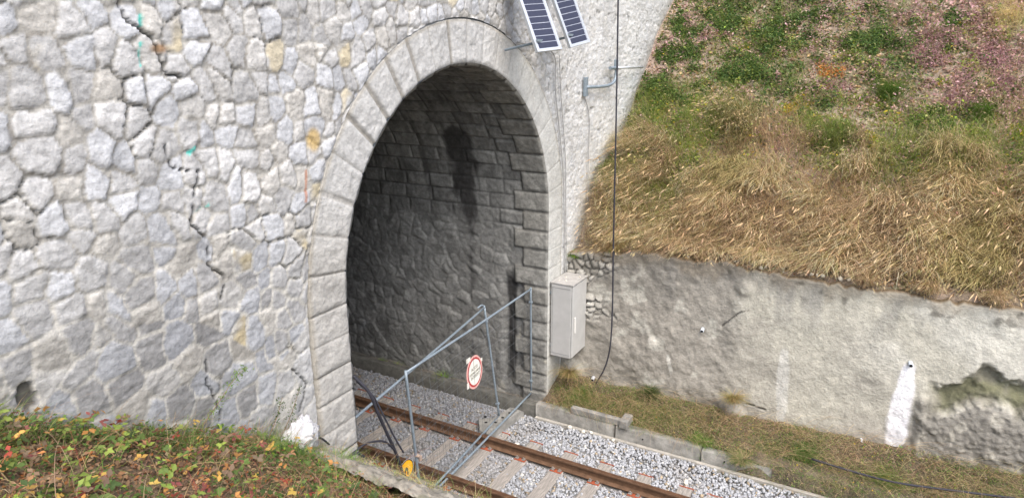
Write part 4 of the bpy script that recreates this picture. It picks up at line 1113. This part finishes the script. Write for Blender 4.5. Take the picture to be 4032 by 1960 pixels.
# seed stalks ending in paler drooping heads
ns = 480
x = rng.uniform(0.2, 8.3, ns * 2); y = rng.uniform(2.95, 4.7, ns * 2); k = rng.random(ns * 2) < band_density(x, y); x, y = x[k][:ns], y[k][:ns]; ns = len(x)
z = hill_z(x, y); L = rng.uniform(0.45, 0.80, ns); hd = rng.normal(-1.9, 0.35, ns); dr = rng.uniform(0.75, 1.05, ns)
cs = pick([(0.66, 0.52, 0.32), (0.56, 0.42, 0.26)], [2, 1], ns)
v.add(blades(np.stack([x, y, z], -1), hd, L, np.full(ns, 0.003), dr, cs * 0.8, 5))
def heads(x, y, z, L, hd, dr, cs, hl=0.16, hw=0.018):
    n = len(x); tk = 0.97; lean = 0.35
    dh = np.stack([np.cos(hd), np.sin(hd), np.zeros(n)], -1)
    hor = L * (lean * tk + dr * tk * tk * 0.9); ver = L * (tk * (1 - lean * 0.3) - dr * tk ** 2.2 * 0.75)
    tip = np.stack([x, y, z], -1) + dh * hor[:, None]; tip[:, 2] += ver
    dd = dh * (lean + 1.8 * dr * tk)[:, None]; dd[:, 2] += (1 - lean * 0.3) - dr * 1.65
    dd /= np.linalg.norm(dd, axis=1)[:, None]
    P = []; 
    lens = hl * rng.uniform(0.7, 1.3, n)[:, None]
    for ax_ in (0, 1):
        sd_ = orth(dd) if ax_ == 0 else np.cross(dd, orth(dd))
        w_ = hw * rng.uniform(0.7, 1.2, n)[:, None] / 2
        P.append(np.stack([tip, tip + dd * lens * 0.35 - sd_ * w_, tip + dd * lens, tip + dd * lens * 0.35 + sd_ * w_], 1))
    P = np.concatenate(P, 0).reshape(-1, 3); m_ = 2 * n
    return P, np.arange(m_ * 4).reshape(m_, 4), np.repeat(np.tile(cs, (2, 1)), 4, 0)
v.add(heads(x, y, z, L, hd, dr, cs * 1.1))
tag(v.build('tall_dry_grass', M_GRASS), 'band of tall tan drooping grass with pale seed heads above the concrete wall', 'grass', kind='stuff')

# individual shrubs on the slope
HZF = hill_z
def shrub(c, rx, ry, rz, cols, wts, n, size, label, name='shrub', cat='shrub', group='low shrubs on the slope', stems=7, seed=0):
    r = np.random.default_rng(seed)
    t = empty(name, tuple(c), label, cat, group)
    u = r.normal(size=(n, 3)); u /= np.linalg.norm(u, axis=1)[:, None]
    rad = r.random(n) ** 0.5 * 0.62
    nl = 9; lo = r.normal(0, 0.42, (nl, 3)); lo[:, 2] = np.abs(lo[:, 2]) * 0.5; lsz = r.uniform(0.4, 1.0, nl)
    li = r.integers(0, nl, n)
    lob = 1 + 0.38 * fbm(u[:, 0] * 2.2 + seed, u[:, 1] * 2.2 + u[:, 2] * 1.3, seed, 3)
    p_ = (u * (rad * lob * lsz[li])[:, None] + lo[li]) * np.array([rx, ry, rz]); p_[:, 2] = np.abs(p_[:, 2]) * 1.0
    cen = np.asarray(c) + p_ + np.array([0, 0, 0.02])
    cen[:, 2] += (HZF(cen[:, 0], cen[:, 1]) - HZF(np.array([c[0]]), np.array([c[1]]))[0]) * 0.9
    col = pick(cols, wts, n, r, 0.28)
    v = Veg(); v.add(leaves(cen, u + r.normal(size=(n, 3)) * 0.6, r.uniform(0.7, 1.3, n) * size, col, r)); v.build('foliage', M_LEAF, t)
    m = MB()
    for k in range(stems):
        a = u[k] * np.array([rx, ry, rz]) * 0.75; a[2] = abs(a[2]); b = np.asarray(c, float)
        m.tube([b + [0, 0, -0.03], b + a * 0.5 + [0, 0, 0.03], b + a], [0.008, 0.005, 0.003], 5)
    m.build('stems', M_BARK, t)
    return t
GC = ([(0.05, 0.10, 0.028), (0.10, 0.17, 0.04), (0.17, 0.24, 0.07), YGREEN], [2.4, 4, 3, 0.8])
SH = [((1815, 45), .34, 'rounded dark green shrub near the top of the slope'),
      ((1722, 65), .26, 'small olive green shrub beside the top of the portal wall'),
      ((1935, 95), .30, 'green shrub high on the slope, right of the rounded dark one'),
      ((1880, 175), .36, 'spreading green shrub above the tufted green grass'),
      ((1660, 205), .30, 'dark blue green shrub against the portal wall edge'),
      ((1622, 285), .26, 'dark shrub touching the wall below the antenna rod'),
      ((2240, 90), .33, 'dense dark green shrub high on the slope by the mauve plants'),
      ((2150, 100), .26, 'smaller dark green shrub left of the dense one by the mauve plants'),
      ((1745, 120), .22, 'small green shrub between the olive shrub and the slope path'),
      ((1990, 45), .26, 'green shrub on the upper middle of the slope'),
      ((1720, 240), .18, 'little green shrub left of the tufted green grass'),
      ((2400, 45), .20, 'small dark shrub under the pale sunlit patch'),
      ((2060, 30), .20, 'small green shrub near the top edge of the slope'),
      ((1690, 130), .24, 'green shrub leaning on the upper edge of the portal wall'), ((1600, 345), .22, 'low green shrub where the portal wall meets the dry grass'),
      ((2340, 290), .26, 'bright green low shrub on the right of the slope')]
for k, ((uu, vv), r0, lab) in enumerate(SH):
    c = on_hill(uu, vv + 18)
    shrub(c, r0 * 1.3, r0 * 1.1, r0 * 0.95, *GC, n=int(3000 * (r0 / 0.3) ** 2), size=0.018, label=lab, seed=1000 + k)
MV = [((2370, 120), .36, 'mauve pink flowering clump right of the dense dark shrub'), ((2490, 150), .40, 'large mauve clump near the right edge of the slope'),
      ((2440, 235), .34, 'mauve clump below the large one on the right'), ((2535, 190), .30, 'mauve clump at the far right edge of the slope'),
      ((2100, 200), .24, 'dusty mauve clump beside the orange bush'), ((2430, 45), .28, 'mauve clump just below the pale sunlit patch'),
      ((2160, 330), .20, 'small dull mauve clump in the middle of the slope'), ((2330, 80), .25, 'mauve clump climbing beside the dense dark shrub')]
for k, ((uu, vv), r0, lab) in enumerate(MV):
    c = on_hill(uu, vv + 15)
    shrub(c, r0 * 1.1, r0, r0 * 0.55, [MAUVE, PINKV, (0.36, 0.24, 0.20), (0.20, 0.20, 0.08)], [3, 3, 1.5, 1], n=int(1500 * (r0 / 0.3) ** 2), size=0.015, label=lab, name='flowering_clump', cat='plant', group='mauve clumps on the slope', seed=1100 + k)
for k, ((uu, vv), r0, cc, lab) in enumerate([((2080, 175), .24, ([ORANGE, (0.50, 0.30, 0.12), TAN], [3, 2, 1]), 'orange brown dry bush in the upper middle of the slope'),
                                            ((1985, 270), .22, ([YELLOW, YGREEN, (0.62, 0.35, 0.05)], [3, 2, 1]), 'yellow leaved bush right of the green grass tuft'),
                                            ((2190, 355), .18, ([YELLOW, YGREEN, LIME], [3, 2, 1]), 'small yellow green bush in the middle of the slope'),
                                            ((2565, 330), .20, ([YELLOW, LIME, GREEN], [2, 2, 1]), 'yellow green bush at the right edge above the dry grass')]):
    c = on_hill(uu, vv + 12)
    shrub(c, r0, r0, r0 * 0.9, *cc, n=900, size=0.016, label=lab, name='bush', group='coloured bushes on the slope', seed=1200 + k)

# big green grass tufts
def tuft(c, rad, n, Lr, cols, wts, label, name='grass_tuft', nh=60, seed=0, mean=-1.8, sp=1.0, zf=None, group=None, wr=(0.003, 0.006), hcol=STRAW):
    r = np.random.default_rng(seed); zf = zf or hill_z
    a = r.uniform(0, 2 * math.pi, n); q = rad * np.minimum(np.abs(r.normal(0, 0.55, n)), 1.6)
    x = c[0] + q * np.cos(a); y = c[1] + q * np.sin(a); z = zf(x, y) - 0.01
    t = Veg(); cg = pick(cols, wts, n, r)
    t.add(blades(np.stack([x, y, z], -1), r.normal(mean, sp, n), r.uniform(*Lr, n) * np.exp(-0.5 * (q / rad) ** 2), r.uniform(*wr, n), r.uniform(0.3, 0.9, n), cg, 4, r))
    if nh:
        a = r.uniform(0, 2 * math.pi, nh); q = rad * np.sqrt(r.random(nh)); x = c[0] + q * np.cos(a); y = c[1] + q * np.sin(a); z = zf(x, y)
        L = r.uniform(Lr[1] * 0.9, Lr[1] * 1.25, nh); hd = r.normal(mean, sp * 0.7, nh); dr = r.uniform(0.4, 0.9, nh); cs = pick([hcol], [1], nh, r)
        t.add(blades(np.stack([x, y, z], -1), hd, L, np.full(nh, 0.003), dr, cs * 0.8, 5, r)); t.add(heads(x, y, z, L, hd, dr, cs, 0.11, 0.014))
    o = t.build(name, M_GRASS); tag(o, label, 'grass', group); return o
tuft(on_hill(1850, 300), .42, 3600, (0.25, 0.55), [(0.17, 0.24, 0.06), (0.30, 0.34, 0.10), TAN], [3, 2, 1], 'big green grass tuft with pale drooping seed heads', nh=110, seed=21)
tuft(on_hill(2240, 235), .40, 2600, (0.12, 0.32), [(0.15, 0.26, 0.05), (0.28, 0.32, 0.10)], [3, 1], 'soft bright green grass tuft in the upper middle of the slope', nh=10, seed=22)
tuft(on_hill(2470, 285), .28, 1500, (0.12, 0.30), [(0.15, 0.28, 0.05), (0.28, 0.32, 0.10)], [3, 1], 'bright green grass tuft at the right of the slope', nh=6, seed=23)
tuft(on_hill(2100, 350), .34, 1700, (0.14, 0.34), [(0.20, 0.28, 0.07), (0.35, 0.34, 0.14)], [3, 2], 'yellow green grass tuft just above the tan band', nh=20, seed=24)
tuft(on_hill(1560, 440), .22, 1500, (0.2, 0.5), [(0.14, 0.22, 0.05), (0.30, 0.32, 0.10), TAN], [3, 2, 2], 'green grass tuft at the edge of the portal wall', nh=25, seed=25, mean=-2.2)
tuft(on_hill(2530, 45), .55, 2600, (0.10, 0.30), [(0.80, 0.70, 0.42), (0.66, 0.60, 0.25), STRAW], [3, 1, 2], 'straw grass patch in the top corner of the slope, coloured pale for sunlight', nh=40, seed=26)  # pale blade colour stands in for sunlight on this corner
tuft(np.array([0.75, 2.86, 2.6]), .22, 900, (0.15, 0.42), [TAN, (0.45, 0.33, 0.18), YGREEN], [3, 2, 1], 'dry tan tuft hanging over the top of the retaining wall', nh=22, seed=27, mean=-1.6, sp=0.6)

for k, (x_, n_t, lab) in enumerate(((1.25, 260, 'small dry tuft on the wall edge, nearest the hanging cable'), (2.15, 200, 'thin dry tuft on the wall edge above the pale drain pipe'), (4.35, 420, 'straw tuft drooping over the wall edge above the faint streak'), (5.05, 520, 'straw tuft drooping over the wall edge above the white streak'), (5.75, 520, 'straw tuft drooping over the wall edge beyond the white streak'))):
    tuft(np.array([x_, 2.84, 2.6]), .16, n_t, (0.15, 0.45), [(0.66, 0.51, 0.33), (0.50, 0.37, 0.23), (0.40, 0.38, 0.16)], [3, 2, 1], lab, nh=10, seed=280 + k, mean=-1.6, sp=0.5, group='tufts along the wall edge')
# verge vegetation between kerb and retaining wall
def verge_z(x, y):
    return np.where(y < 1.66, -0.08 + 0.30 * ss(1.50, 1.68, y), 0) + (y >= 1.66) * np.where(x < 0, 0.10, 0.20 + 0.25 * ss(1.75, 2.5, y)) + (y >= 1.66) * (0.05 * fbm(x * 2.5, y * 2.5, 311, 4) + 0.12 * ss(3.0, 6.0, x) * ss(1.8, 2.4, y))
v = Veg(); n = 24000
x = rng.uniform(0.1, 6.8, n); y = rng.uniform(1.50, 2.44, n); y = np.where((x < 2.9) & (y < 1.7), y + 0.5, y)
keep = rng.random(n) < 0.4 + 0.6 * ss(-0.2, 0.3, fbm(x * 1.6, y * 1.6, 941, 2)); x, y = x[keep], y[keep]; n = len(x)
z = verge_z(x, y) - 0.01
cg = pick([(0.14, 0.25, 0.06), (0.24, 0.33, 0.09), (0.62, 0.47, 0.28), (0.42, 0.31, 0.19), (0.52, 0.45, 0.27)], [3, 1.6, 2.2, 2.4, 1], n)
vp = fbm(x * 1.8, y * 2.2, 943, 3); cg2 = pick([(0.62, 0.47, 0.28), (0.42, 0.31, 0.19), (0.30, 0.21, 0.13), (0.62, 0.54, 0.34)], [2, 2, 1.5, 1], n); cg = np.where((vp + rng.normal(0, 0.1, n) < -0.10)[:, None], cg2, cg)
v.add(blades(np.stack([x, y, z], -1), rng.normal(-1.6, 1.0, n), rng.uniform(0.07, 0.26, n), rng.uniform(0.0025, 0.005, n), rng.uniform(0.3, 1.0, n), cg, 4))
n = 9000; x = rng.uniform(0.1, 6.8, n); y = rng.uniform(1.55, 2.4, n); y = np.where((x < 2.9) & (y < 1.7), y + 0.4, y); z = verge_z(x, y) + rng.uniform(0, 0.09, n)
v.add(leaves(np.stack([x, y, z], -1), upn(n), rng.uniform(0.008, 0.018, n), pick([(0.12, 0.22, 0.05), (0.18, 0.30, 0.07), (0.32, 0.38, 0.09), BROWN, (0.40, 0.32, 0.24), YELLOW], [4, 3, 1.5, 2, 1.5, 0.3], n)))
# long dry stalks lying against the wall
n = 1100; x = rng.uniform(0.2, 6.2, n); y = rng.uniform(1.65, 2.42, n); z = verge_z(x, y)
v.add(blades(np.stack([x, y, z + 0.03], -1), rng.normal(-0.4, 0.6, n), rng.uniform(0.3, 0.75, n), rng.uniform(0.0025, 0.0045, n), rng.uniform(0.6, 1.0, n), pick([TAN, (0.40, 0.28, 0.17), STRAW], [2, 2, 1], n), 6))
tag(v.build('verge_plants', M_GRASS), 'green and dry grass on the strip between kerb wall and retaining wall', 'grass', kind='stuff')
vg = lambda x, y: verge_z(x, y)
tuft(np.array([2.85, 2.34, .75]), .10, 500, (0.15, 0.32), [(0.25, 0.27, 0.07), TAN, (0.42, 0.36, 0.15)], [2, 2, 1], 'yellow green tuft on the knob at the foot of the retaining wall', nh=0, seed=31, zf=lambda x, y: verge_z(x, y) + 0.30, mean=-1.3)
tuft(np.array([1.62, 2.32, .5]), .10, 450, (0.12, 0.30), [DGREEN, (0.10, 0.14, 0.04)], [2, 2], 'dark green spiky tuft at the foot of the retaining wall', nh=0, seed=32, zf=lambda x, y: verge_z(x, y) + 0.05, sp=2.0)
tuft(np.array([0.27, 2.22, .9]), .10, 500, (0.2, 0.5), [(0.30, 0.33, 0.09), TAN, (0.5, 0.38, 0.2)], [2, 2, 2], 'dry and green grass hanging right below the cabinet', nh=0, seed=33, zf=lambda x, y: x * 0 + 0.55, mean=-1.2, sp=0.8)
tuft(np.array([0.60, 2.02, .4]), .30, 1500, (0.10, 0.28), [(0.12, 0.24, 0.04), (0.22, 0.28, 0.07), TAN], [3, 2, 2], 'bushy green grass at the kerb under the hanging cable', nh=0, seed=34, zf=vg, sp=1.6)
tuft(np.array([3.15, 1.66, .2]), .10, 900, (0.10, 0.28), [(0.16, 0.26, 0.06), (0.55, 0.43, 0.26)], [2, 2], 'mixed grass tuft spilling over the end of the kerb wall', nh=0, seed=38, zf=lambda x, y: x * 0 + 0.17, sp=1.6)
tuft(np.array([2.55, 1.80, .3]), .20, 700, (0.08, 0.24), [(0.14, 0.27, 0.05), (0.26, 0.33, 0.09)], [2, 1], 'green grass tuft behind the last exposed length of kerb wall', nh=0, seed=39, zf=vg, sp=1.8)
tuft(np.array([3.9, 2.0, .4]), .26, 900, (0.10, 0.26), [(0.10, 0.22, 0.04), (0.18, 0.26, 0.07)], [3, 2], 'fresh green grass clump left of the white lime streak', nh=0, seed=35, zf=vg, sp=1.6)
tuft(np.array([4.9, 1.95, .4]), .30, 1100, (0.10, 0.28), [(0.12, 0.24, 0.04), (0.22, 0.28, 0.07), YGREEN], [3, 2, 1], 'fresh green grass clump below the white lime streak', nh=0, seed=36, zf=vg, sp=1.6)
tuft(np.array([0.10, 2.74, 2.3]), .10, 260, (0.08, 0.22), [(0.12, 0.26, 0.05), LIME], [3, 1], 'small green weed in the corner above the cabinet', nh=0, seed=37, zf=lambda x, y: x * 0 + 2.42, sp=2.0)
for k, (x_, lab) in enumerate(((-3.35, 'little green weed on the tunnel ledge, deepest of the three'), (-3.0, 'little green weed on the tunnel ledge, middle of the three'), (-1.95, 'tall green weed on the tunnel ledge left of the round sign'))):
    tuft(np.array([x_, 1.78, .12]), .09, 120 + 160 * (k == 2), (0.06, 0.20 + 0.1 * (k == 2)), [(0.16, 0.30, 0.04), YGREEN], [2, 1], lab, 'weed', nh=0, seed=40 + k, zf=lambda x, y: x * 0 + 0.12, sp=2.0, group='weeds on the tunnel ledge')

# near bank vegetation
v = Veg(); n = 15000
x = 2.6 * rng.random(n) ** 1.1; y = -3.00 - 0.22 * ss(0.1, 0.5, x) - 3.6 * rng.random(n)
z = bank_z(x, y) + rng.uniform(0, 0.02, n)
v.add(leaves(np.stack([x + 0.01, y, z], -1), upn(n, k=0.5), rng.uniform(0.009, 0.022, n), pick([BROWN, (0.36, 0.22, 0.12), (0.20, 0.12, 0.07), (0.45, 0.32, 0.2), (0.40, 0.16, 0.06), (0.08, 0.05, 0.03)], [3, 3, 2, 1.5, 1.2, 2], n)))
tag(v.build('fallen_leaves', M_LEAF), 'brown fallen leaves lying on the near bank', 'leaf litter', kind='stuff')
v = Veg(); n = 2300
x = 0.03 + 2.3 * rng.random(n) ** 1.2; y = -3.16 - 0.2 * ss(0.1, 0.5, x) - 3.2 * rng.random(n) ** 0.85
dens = ss(-3.1, -4.3, y) * (0.35 + 0.65 * ss(-0.2, 0.3, fbm(x * 3, y * 3, 951, 2))) + 0.10
k = rng.random(n) < dens; x, y = x[k], y[k]; n = len(x); z = bank_z(x, y) + rng.uniform(0.02, 0.16, n)
colc = pick([(0.11, 0.17, 0.045), (0.25, 0.33, 0.07), (0.19, 0.25, 0.06), (0.48, 0.24, 0.08), (0.52, 0.34, 0.09), (0.32, 0.07, 0.05), (0.24, 0.08, 0.07), (0.36, 0.19, 0.10), (0.07, 0.11, 0.035), (0.22, 0.15, 0.10)], [4.0, 2.8, 2, 1.7, 1.2, 0.5, 0.8, 1.2, 2.0, 2.5], n)
cen = np.stack([x, y, z], -1); nm = upn(n, k=0.45); a0 = rng.uniform(0, 6.28, n); sz = rng.uniform(0.013, 0.029, n); colc = colc * 1.1
for j in range(3):
    aa = a0 + (j - 1) * 1.5 + rng.normal(0, 0.15, n); dr_ = np.stack([np.cos(aa), np.sin(aa), rng.normal(0, 0.25, n)], -1)
    V_, f_, c_ = leaves(cen + dr_ * sz[:, None] * 1.0, nm + rng.normal(size=(n, 3)) * 0.2, sz, colc * rng.uniform(0.85, 1.15, (n, 1)), asp=0.62, along=dr_); v.add((V_, f_, c_))
n = 5200; x = 0.03 + 2.4 * rng.random(n) ** 1.2; y = -3.08 - 0.2 * ss(0.1, 0.5, x) - 3.2 * rng.random(n); k = rng.random(n) < 0.3 + 0.7 * ss(-0.1, 0.3, fbm(x * 2.4, y * 2.4, 953, 3)); x, y = x[k], y[k]; n = len(x)
v.add(leaves(np.stack([x, y, bank_z(x, y) + rng.uniform(0, 0.09, n)], -1), upn(n), rng.uniform(0.009, 0.018, n), pick([(0.09, 0.17, 0.035), GREEN, LIME, DGREEN, (0.30, 0.12, 0.06)], [3, 3, 1, 2, 0.7], n)))
tag(v.build('bramble_leaves', M_LEAF), 'green, yellow, orange and red bramble leaves over the near bank', 'ground cover', kind='stuff')
v = Veg(); n = 9000
x = 0.03 + 2.2 * rng.random(n) ** 1.15; y = -3.02 - 0.2 * ss(0.1, 0.5, x) - 2.7 * rng.random(n)
k = rng.random(n) < (0.35 + 0.65 * ss(-4.3, -3.3, y)) * (0.3 + 0.7 * ss(-0.2, 0.25, fbm(x * 3, y * 3, 957, 2))); x, y = x[k], y[k]; n = len(x)
v.add(blades(np.stack([x, y, bank_z(x, y) - 0.01], -1), rng.uniform(-3.1, 3.1, n), rng.uniform(0.05, 0.20, n), rng.uniform(0.0018, 0.0036, n), rng.uniform(0.2, 0.9, n), pick([(0.14, 0.24, 0.05), (0.22, 0.32, 0.08), TAN, (0.40, 0.28, 0.16), STRAW], [3, 2, 2, 2, 0.8], n), 4))
n = 420; x = 0.05 + 2.2 * rng.random(n); y = -2.7 - 3.2 * rng.random(n)
v.add(blades(np.stack([x, y, bank_z(x, y) + 0.02], -1), rng.uniform(-3.1, 3.1, n), rng.uniform(0.2, 0.55, n), rng.uniform(0.0022, 0.004, n), rng.uniform(0.75, 1.1, n), pick([(0.36, 0.25, 0.16), (0.22, 0.12, 0.09), TAN, (0.30, 0.10, 0.08)], [3, 2, 2, 1], n), 5))
n = 800; x = rng.uniform(0.1, 2.4, n); y = -2.50 - 0.75 * rng.random(n)
v.add(blades(np.stack([x, y, bank_z(x, y) + 0.04], -1), rng.uniform(-3.1, 3.1, n), rng.uniform(0.06, 0.22, n), rng.uniform(0.002, 0.004, n), rng.uniform(0.2, 0.9, n), pick([(0.20, 0.30, 0.08), (0.40, 0.42, 0.16), (0.55, 0.44, 0.27)], [2, 2, 2], n), 4))
n = 2600; x = rng.uniform(0.05, 2.4, n); y = -2.48 - 0.7 * rng.random(n) ** 0.6
v.add(leaves(np.stack([x, y, bank_z(x, y) + 0.05], -1), upn(n), rng.uniform(0.006, 0.014, n), pick([BROWN, (0.42, 0.31, 0.2), (0.18, 0.26, 0.07)], [3, 2, 1], n)))
n = 2600; x = 0.02 + 0.30 * rng.random(n) ** 1.5; y = -2.95 - 2.7 * rng.random(n)
v.add(blades(np.stack([x, y, bank_z(x, y)], -1), rng.uniform(-3.1, 3.1, n), rng.uniform(0.06, 0.24, n) * (0.5 + vnoise(y * 3, y * 0, 961)), rng.uniform(0.002, 0.004, n), rng.uniform(0.2, 0.8, n), pick([(0.13, 0.21, 0.05), (0.20, 0.28, 0.08), (0.42, 0.32, 0.18), (0.30, 0.20, 0.14)], [3, 2, 2, 1], n), 4))
v.add(leaves(np.stack([x, y, bank_z(x, y) + rng.uniform(0.0, 0.20, n) * vnoise(y * 4, y * 0, 963)], -1), upn(n, k=0.9), rng.uniform(0.007, 0.014, n), pick([(0.10, 0.18, 0.05), (0.16, 0.24, 0.06), (0.28, 0.14, 0.10)], [3, 2, 0.8], n)))
tag(v.build('bank_grass', M_GRASS), 'thin green grass and dry stalks on the near bank', 'grass', kind='stuff')
bzf = lambda x, y: bank_z(x, y)
tuft(np.array([0.55, -3.25, 2]), .20, 700, (0.08, 0.26), [(0.14, 0.26, 0.05), (0.24, 0.34, 0.09)], [2, 1], 'fresh green grass tuft below the white foam lump', nh=0, seed=51, zf=bzf, sp=2.5, wr=(0.002, 0.004))
tuft(np.array([0.30, -3.55, 2]), .22, 650, (0.08, 0.24), [(0.12, 0.22, 0.05), (0.20, 0.30, 0.08)], [2, 1], 'green grass tuft at the wall foot left of the foam lump', nh=0, seed=52, zf=bzf, sp=2.5, wr=(0.002, 0.004))
tuft(np.array([0.06, -3.18, 2.2]), .10, 420, (0.12, 0.30), [(0.50, 0.26, 0.08), (0.38, 0.22, 0.10), TAN], [3, 2, 1], 'orange brown dry tuft behind the white foam lump', nh=0, seed=53, zf=lambda x, y: bank_z(x, y) + 0.18, mean=-2.4, sp=0.8, wr=(0.002, 0.004))
tuft(np.array([1.05, -2.75, 2]), .16, 60, (0.12, 0.42), [(0.42, 0.42, 0.16), (0.55, 0.48, 0.25)], [2, 1], 'few long yellow green blades on the bank edge', nh=0, seed=54, zf=bzf, sp=1.6, wr=(0.003, 0.005))
# dark niche weeds and a leafy sprig on the wall
def sprig(pts, n, seed, label, cols=((0.13, 0.22, 0.06), (0.20, 0.28, 0.08))):
    r = np.random.default_rng(seed); P_ = smooth_path(pts, 10)
    t = empty('wall_sprig', tuple(P_[0]), label, 'plant', 'sprigs growing on the portal wall')
    m = MB(); m.tube(P_, np.linspace(0.004, 0.0015, len(P_)), 5); m.build('stem', M_BARK, t)
    i = r.integers(int(len(P_) * 0.15), len(P_), n); c = P_[i] + r.normal(size=(n, 3)) * np.array([0.015, 0.025, 0.022])
    v = Veg(); v.add(leaves(c, r.normal(size=(n, 3)) + [1.2, 0, 0.4], r.uniform(0.008, 0.015, n), pick(cols, [1] * len(cols), n, r), r, 0.4)); v.build('foliage', M_LEAF, t)
sprig([(0.04, -4.12, 2.86), (0.12, -4.02, 3.02), (0.16, -3.90, 3.16), (0.18, -3.78, 3.24)], 170, 61, 'leafy green sprig leaning across the crack low on the wall')
sprig([(0.03, -3.52, 2.45), (0.08, -3.46, 2.62), (0.10, -3.40, 2.78)], 70, 62, 'slender dark sprig on the wall, left of the other thin one', ((0.07, 0.12, 0.04), (0.12, 0.16, 0.06)))
sprig([(0.03, -3.36, 2.42), (0.08, -3.30, 2.58), (0.10, -3.22, 2.76)], 70, 63, 'slender dark sprig on the wall above the foam lump', ((0.07, 0.12, 0.04), (0.12, 0.16, 0.06)))

# a few loose pale stones in view
ST = [((1.33, 1.50, 0.05), 0.035, 'pale cream stone on the ballast edge below the broken duct unit'), ((0.62, 1.50, 0.06), 0.04, 'white stone beside the edging strip nearest the fence'),
      ((0.85, 1.48, 0.06), 0.032, 'round yellowish stone in the row beside the edging strip'), ((0.97, 1.52, 0.06), 0.034, 'white stone at the right end of the row by the edging strip'),
      ((0.10, 0.72, 0.02), 0.05, 'large white stone on the ballast outside the fence foot'), ((2.55, 1.05, 0.02), 0.042, 'single bright white stone on the ballast near the rail joint')]
for k, (p_, s_0, lab) in enumerate(ST):
    tag(rocks('loose_stone', np.array([p_]), np.array([s_0]), np.array([[0.66, 0.63, 0.55]]), seed=70 + k), lab, 'stone', 'pale loose stones')
tn = 26; xx = rng.uniform(1.9, 5.2, tn); yq = 2.80 + 0.12 * rng.random(tn)
tag(rocks('rubble_chips', np.stack([xx, yq, hill_z(xx, yq) + 0.012], -1), rng.uniform(0.012, 0.035, tn), np.tile([[0.60, 0.57, 0.5]], (tn, 1)), seed=90), 'scatter of white stone chips along the top of the retaining wall', 'stone chips', kind='stuff')
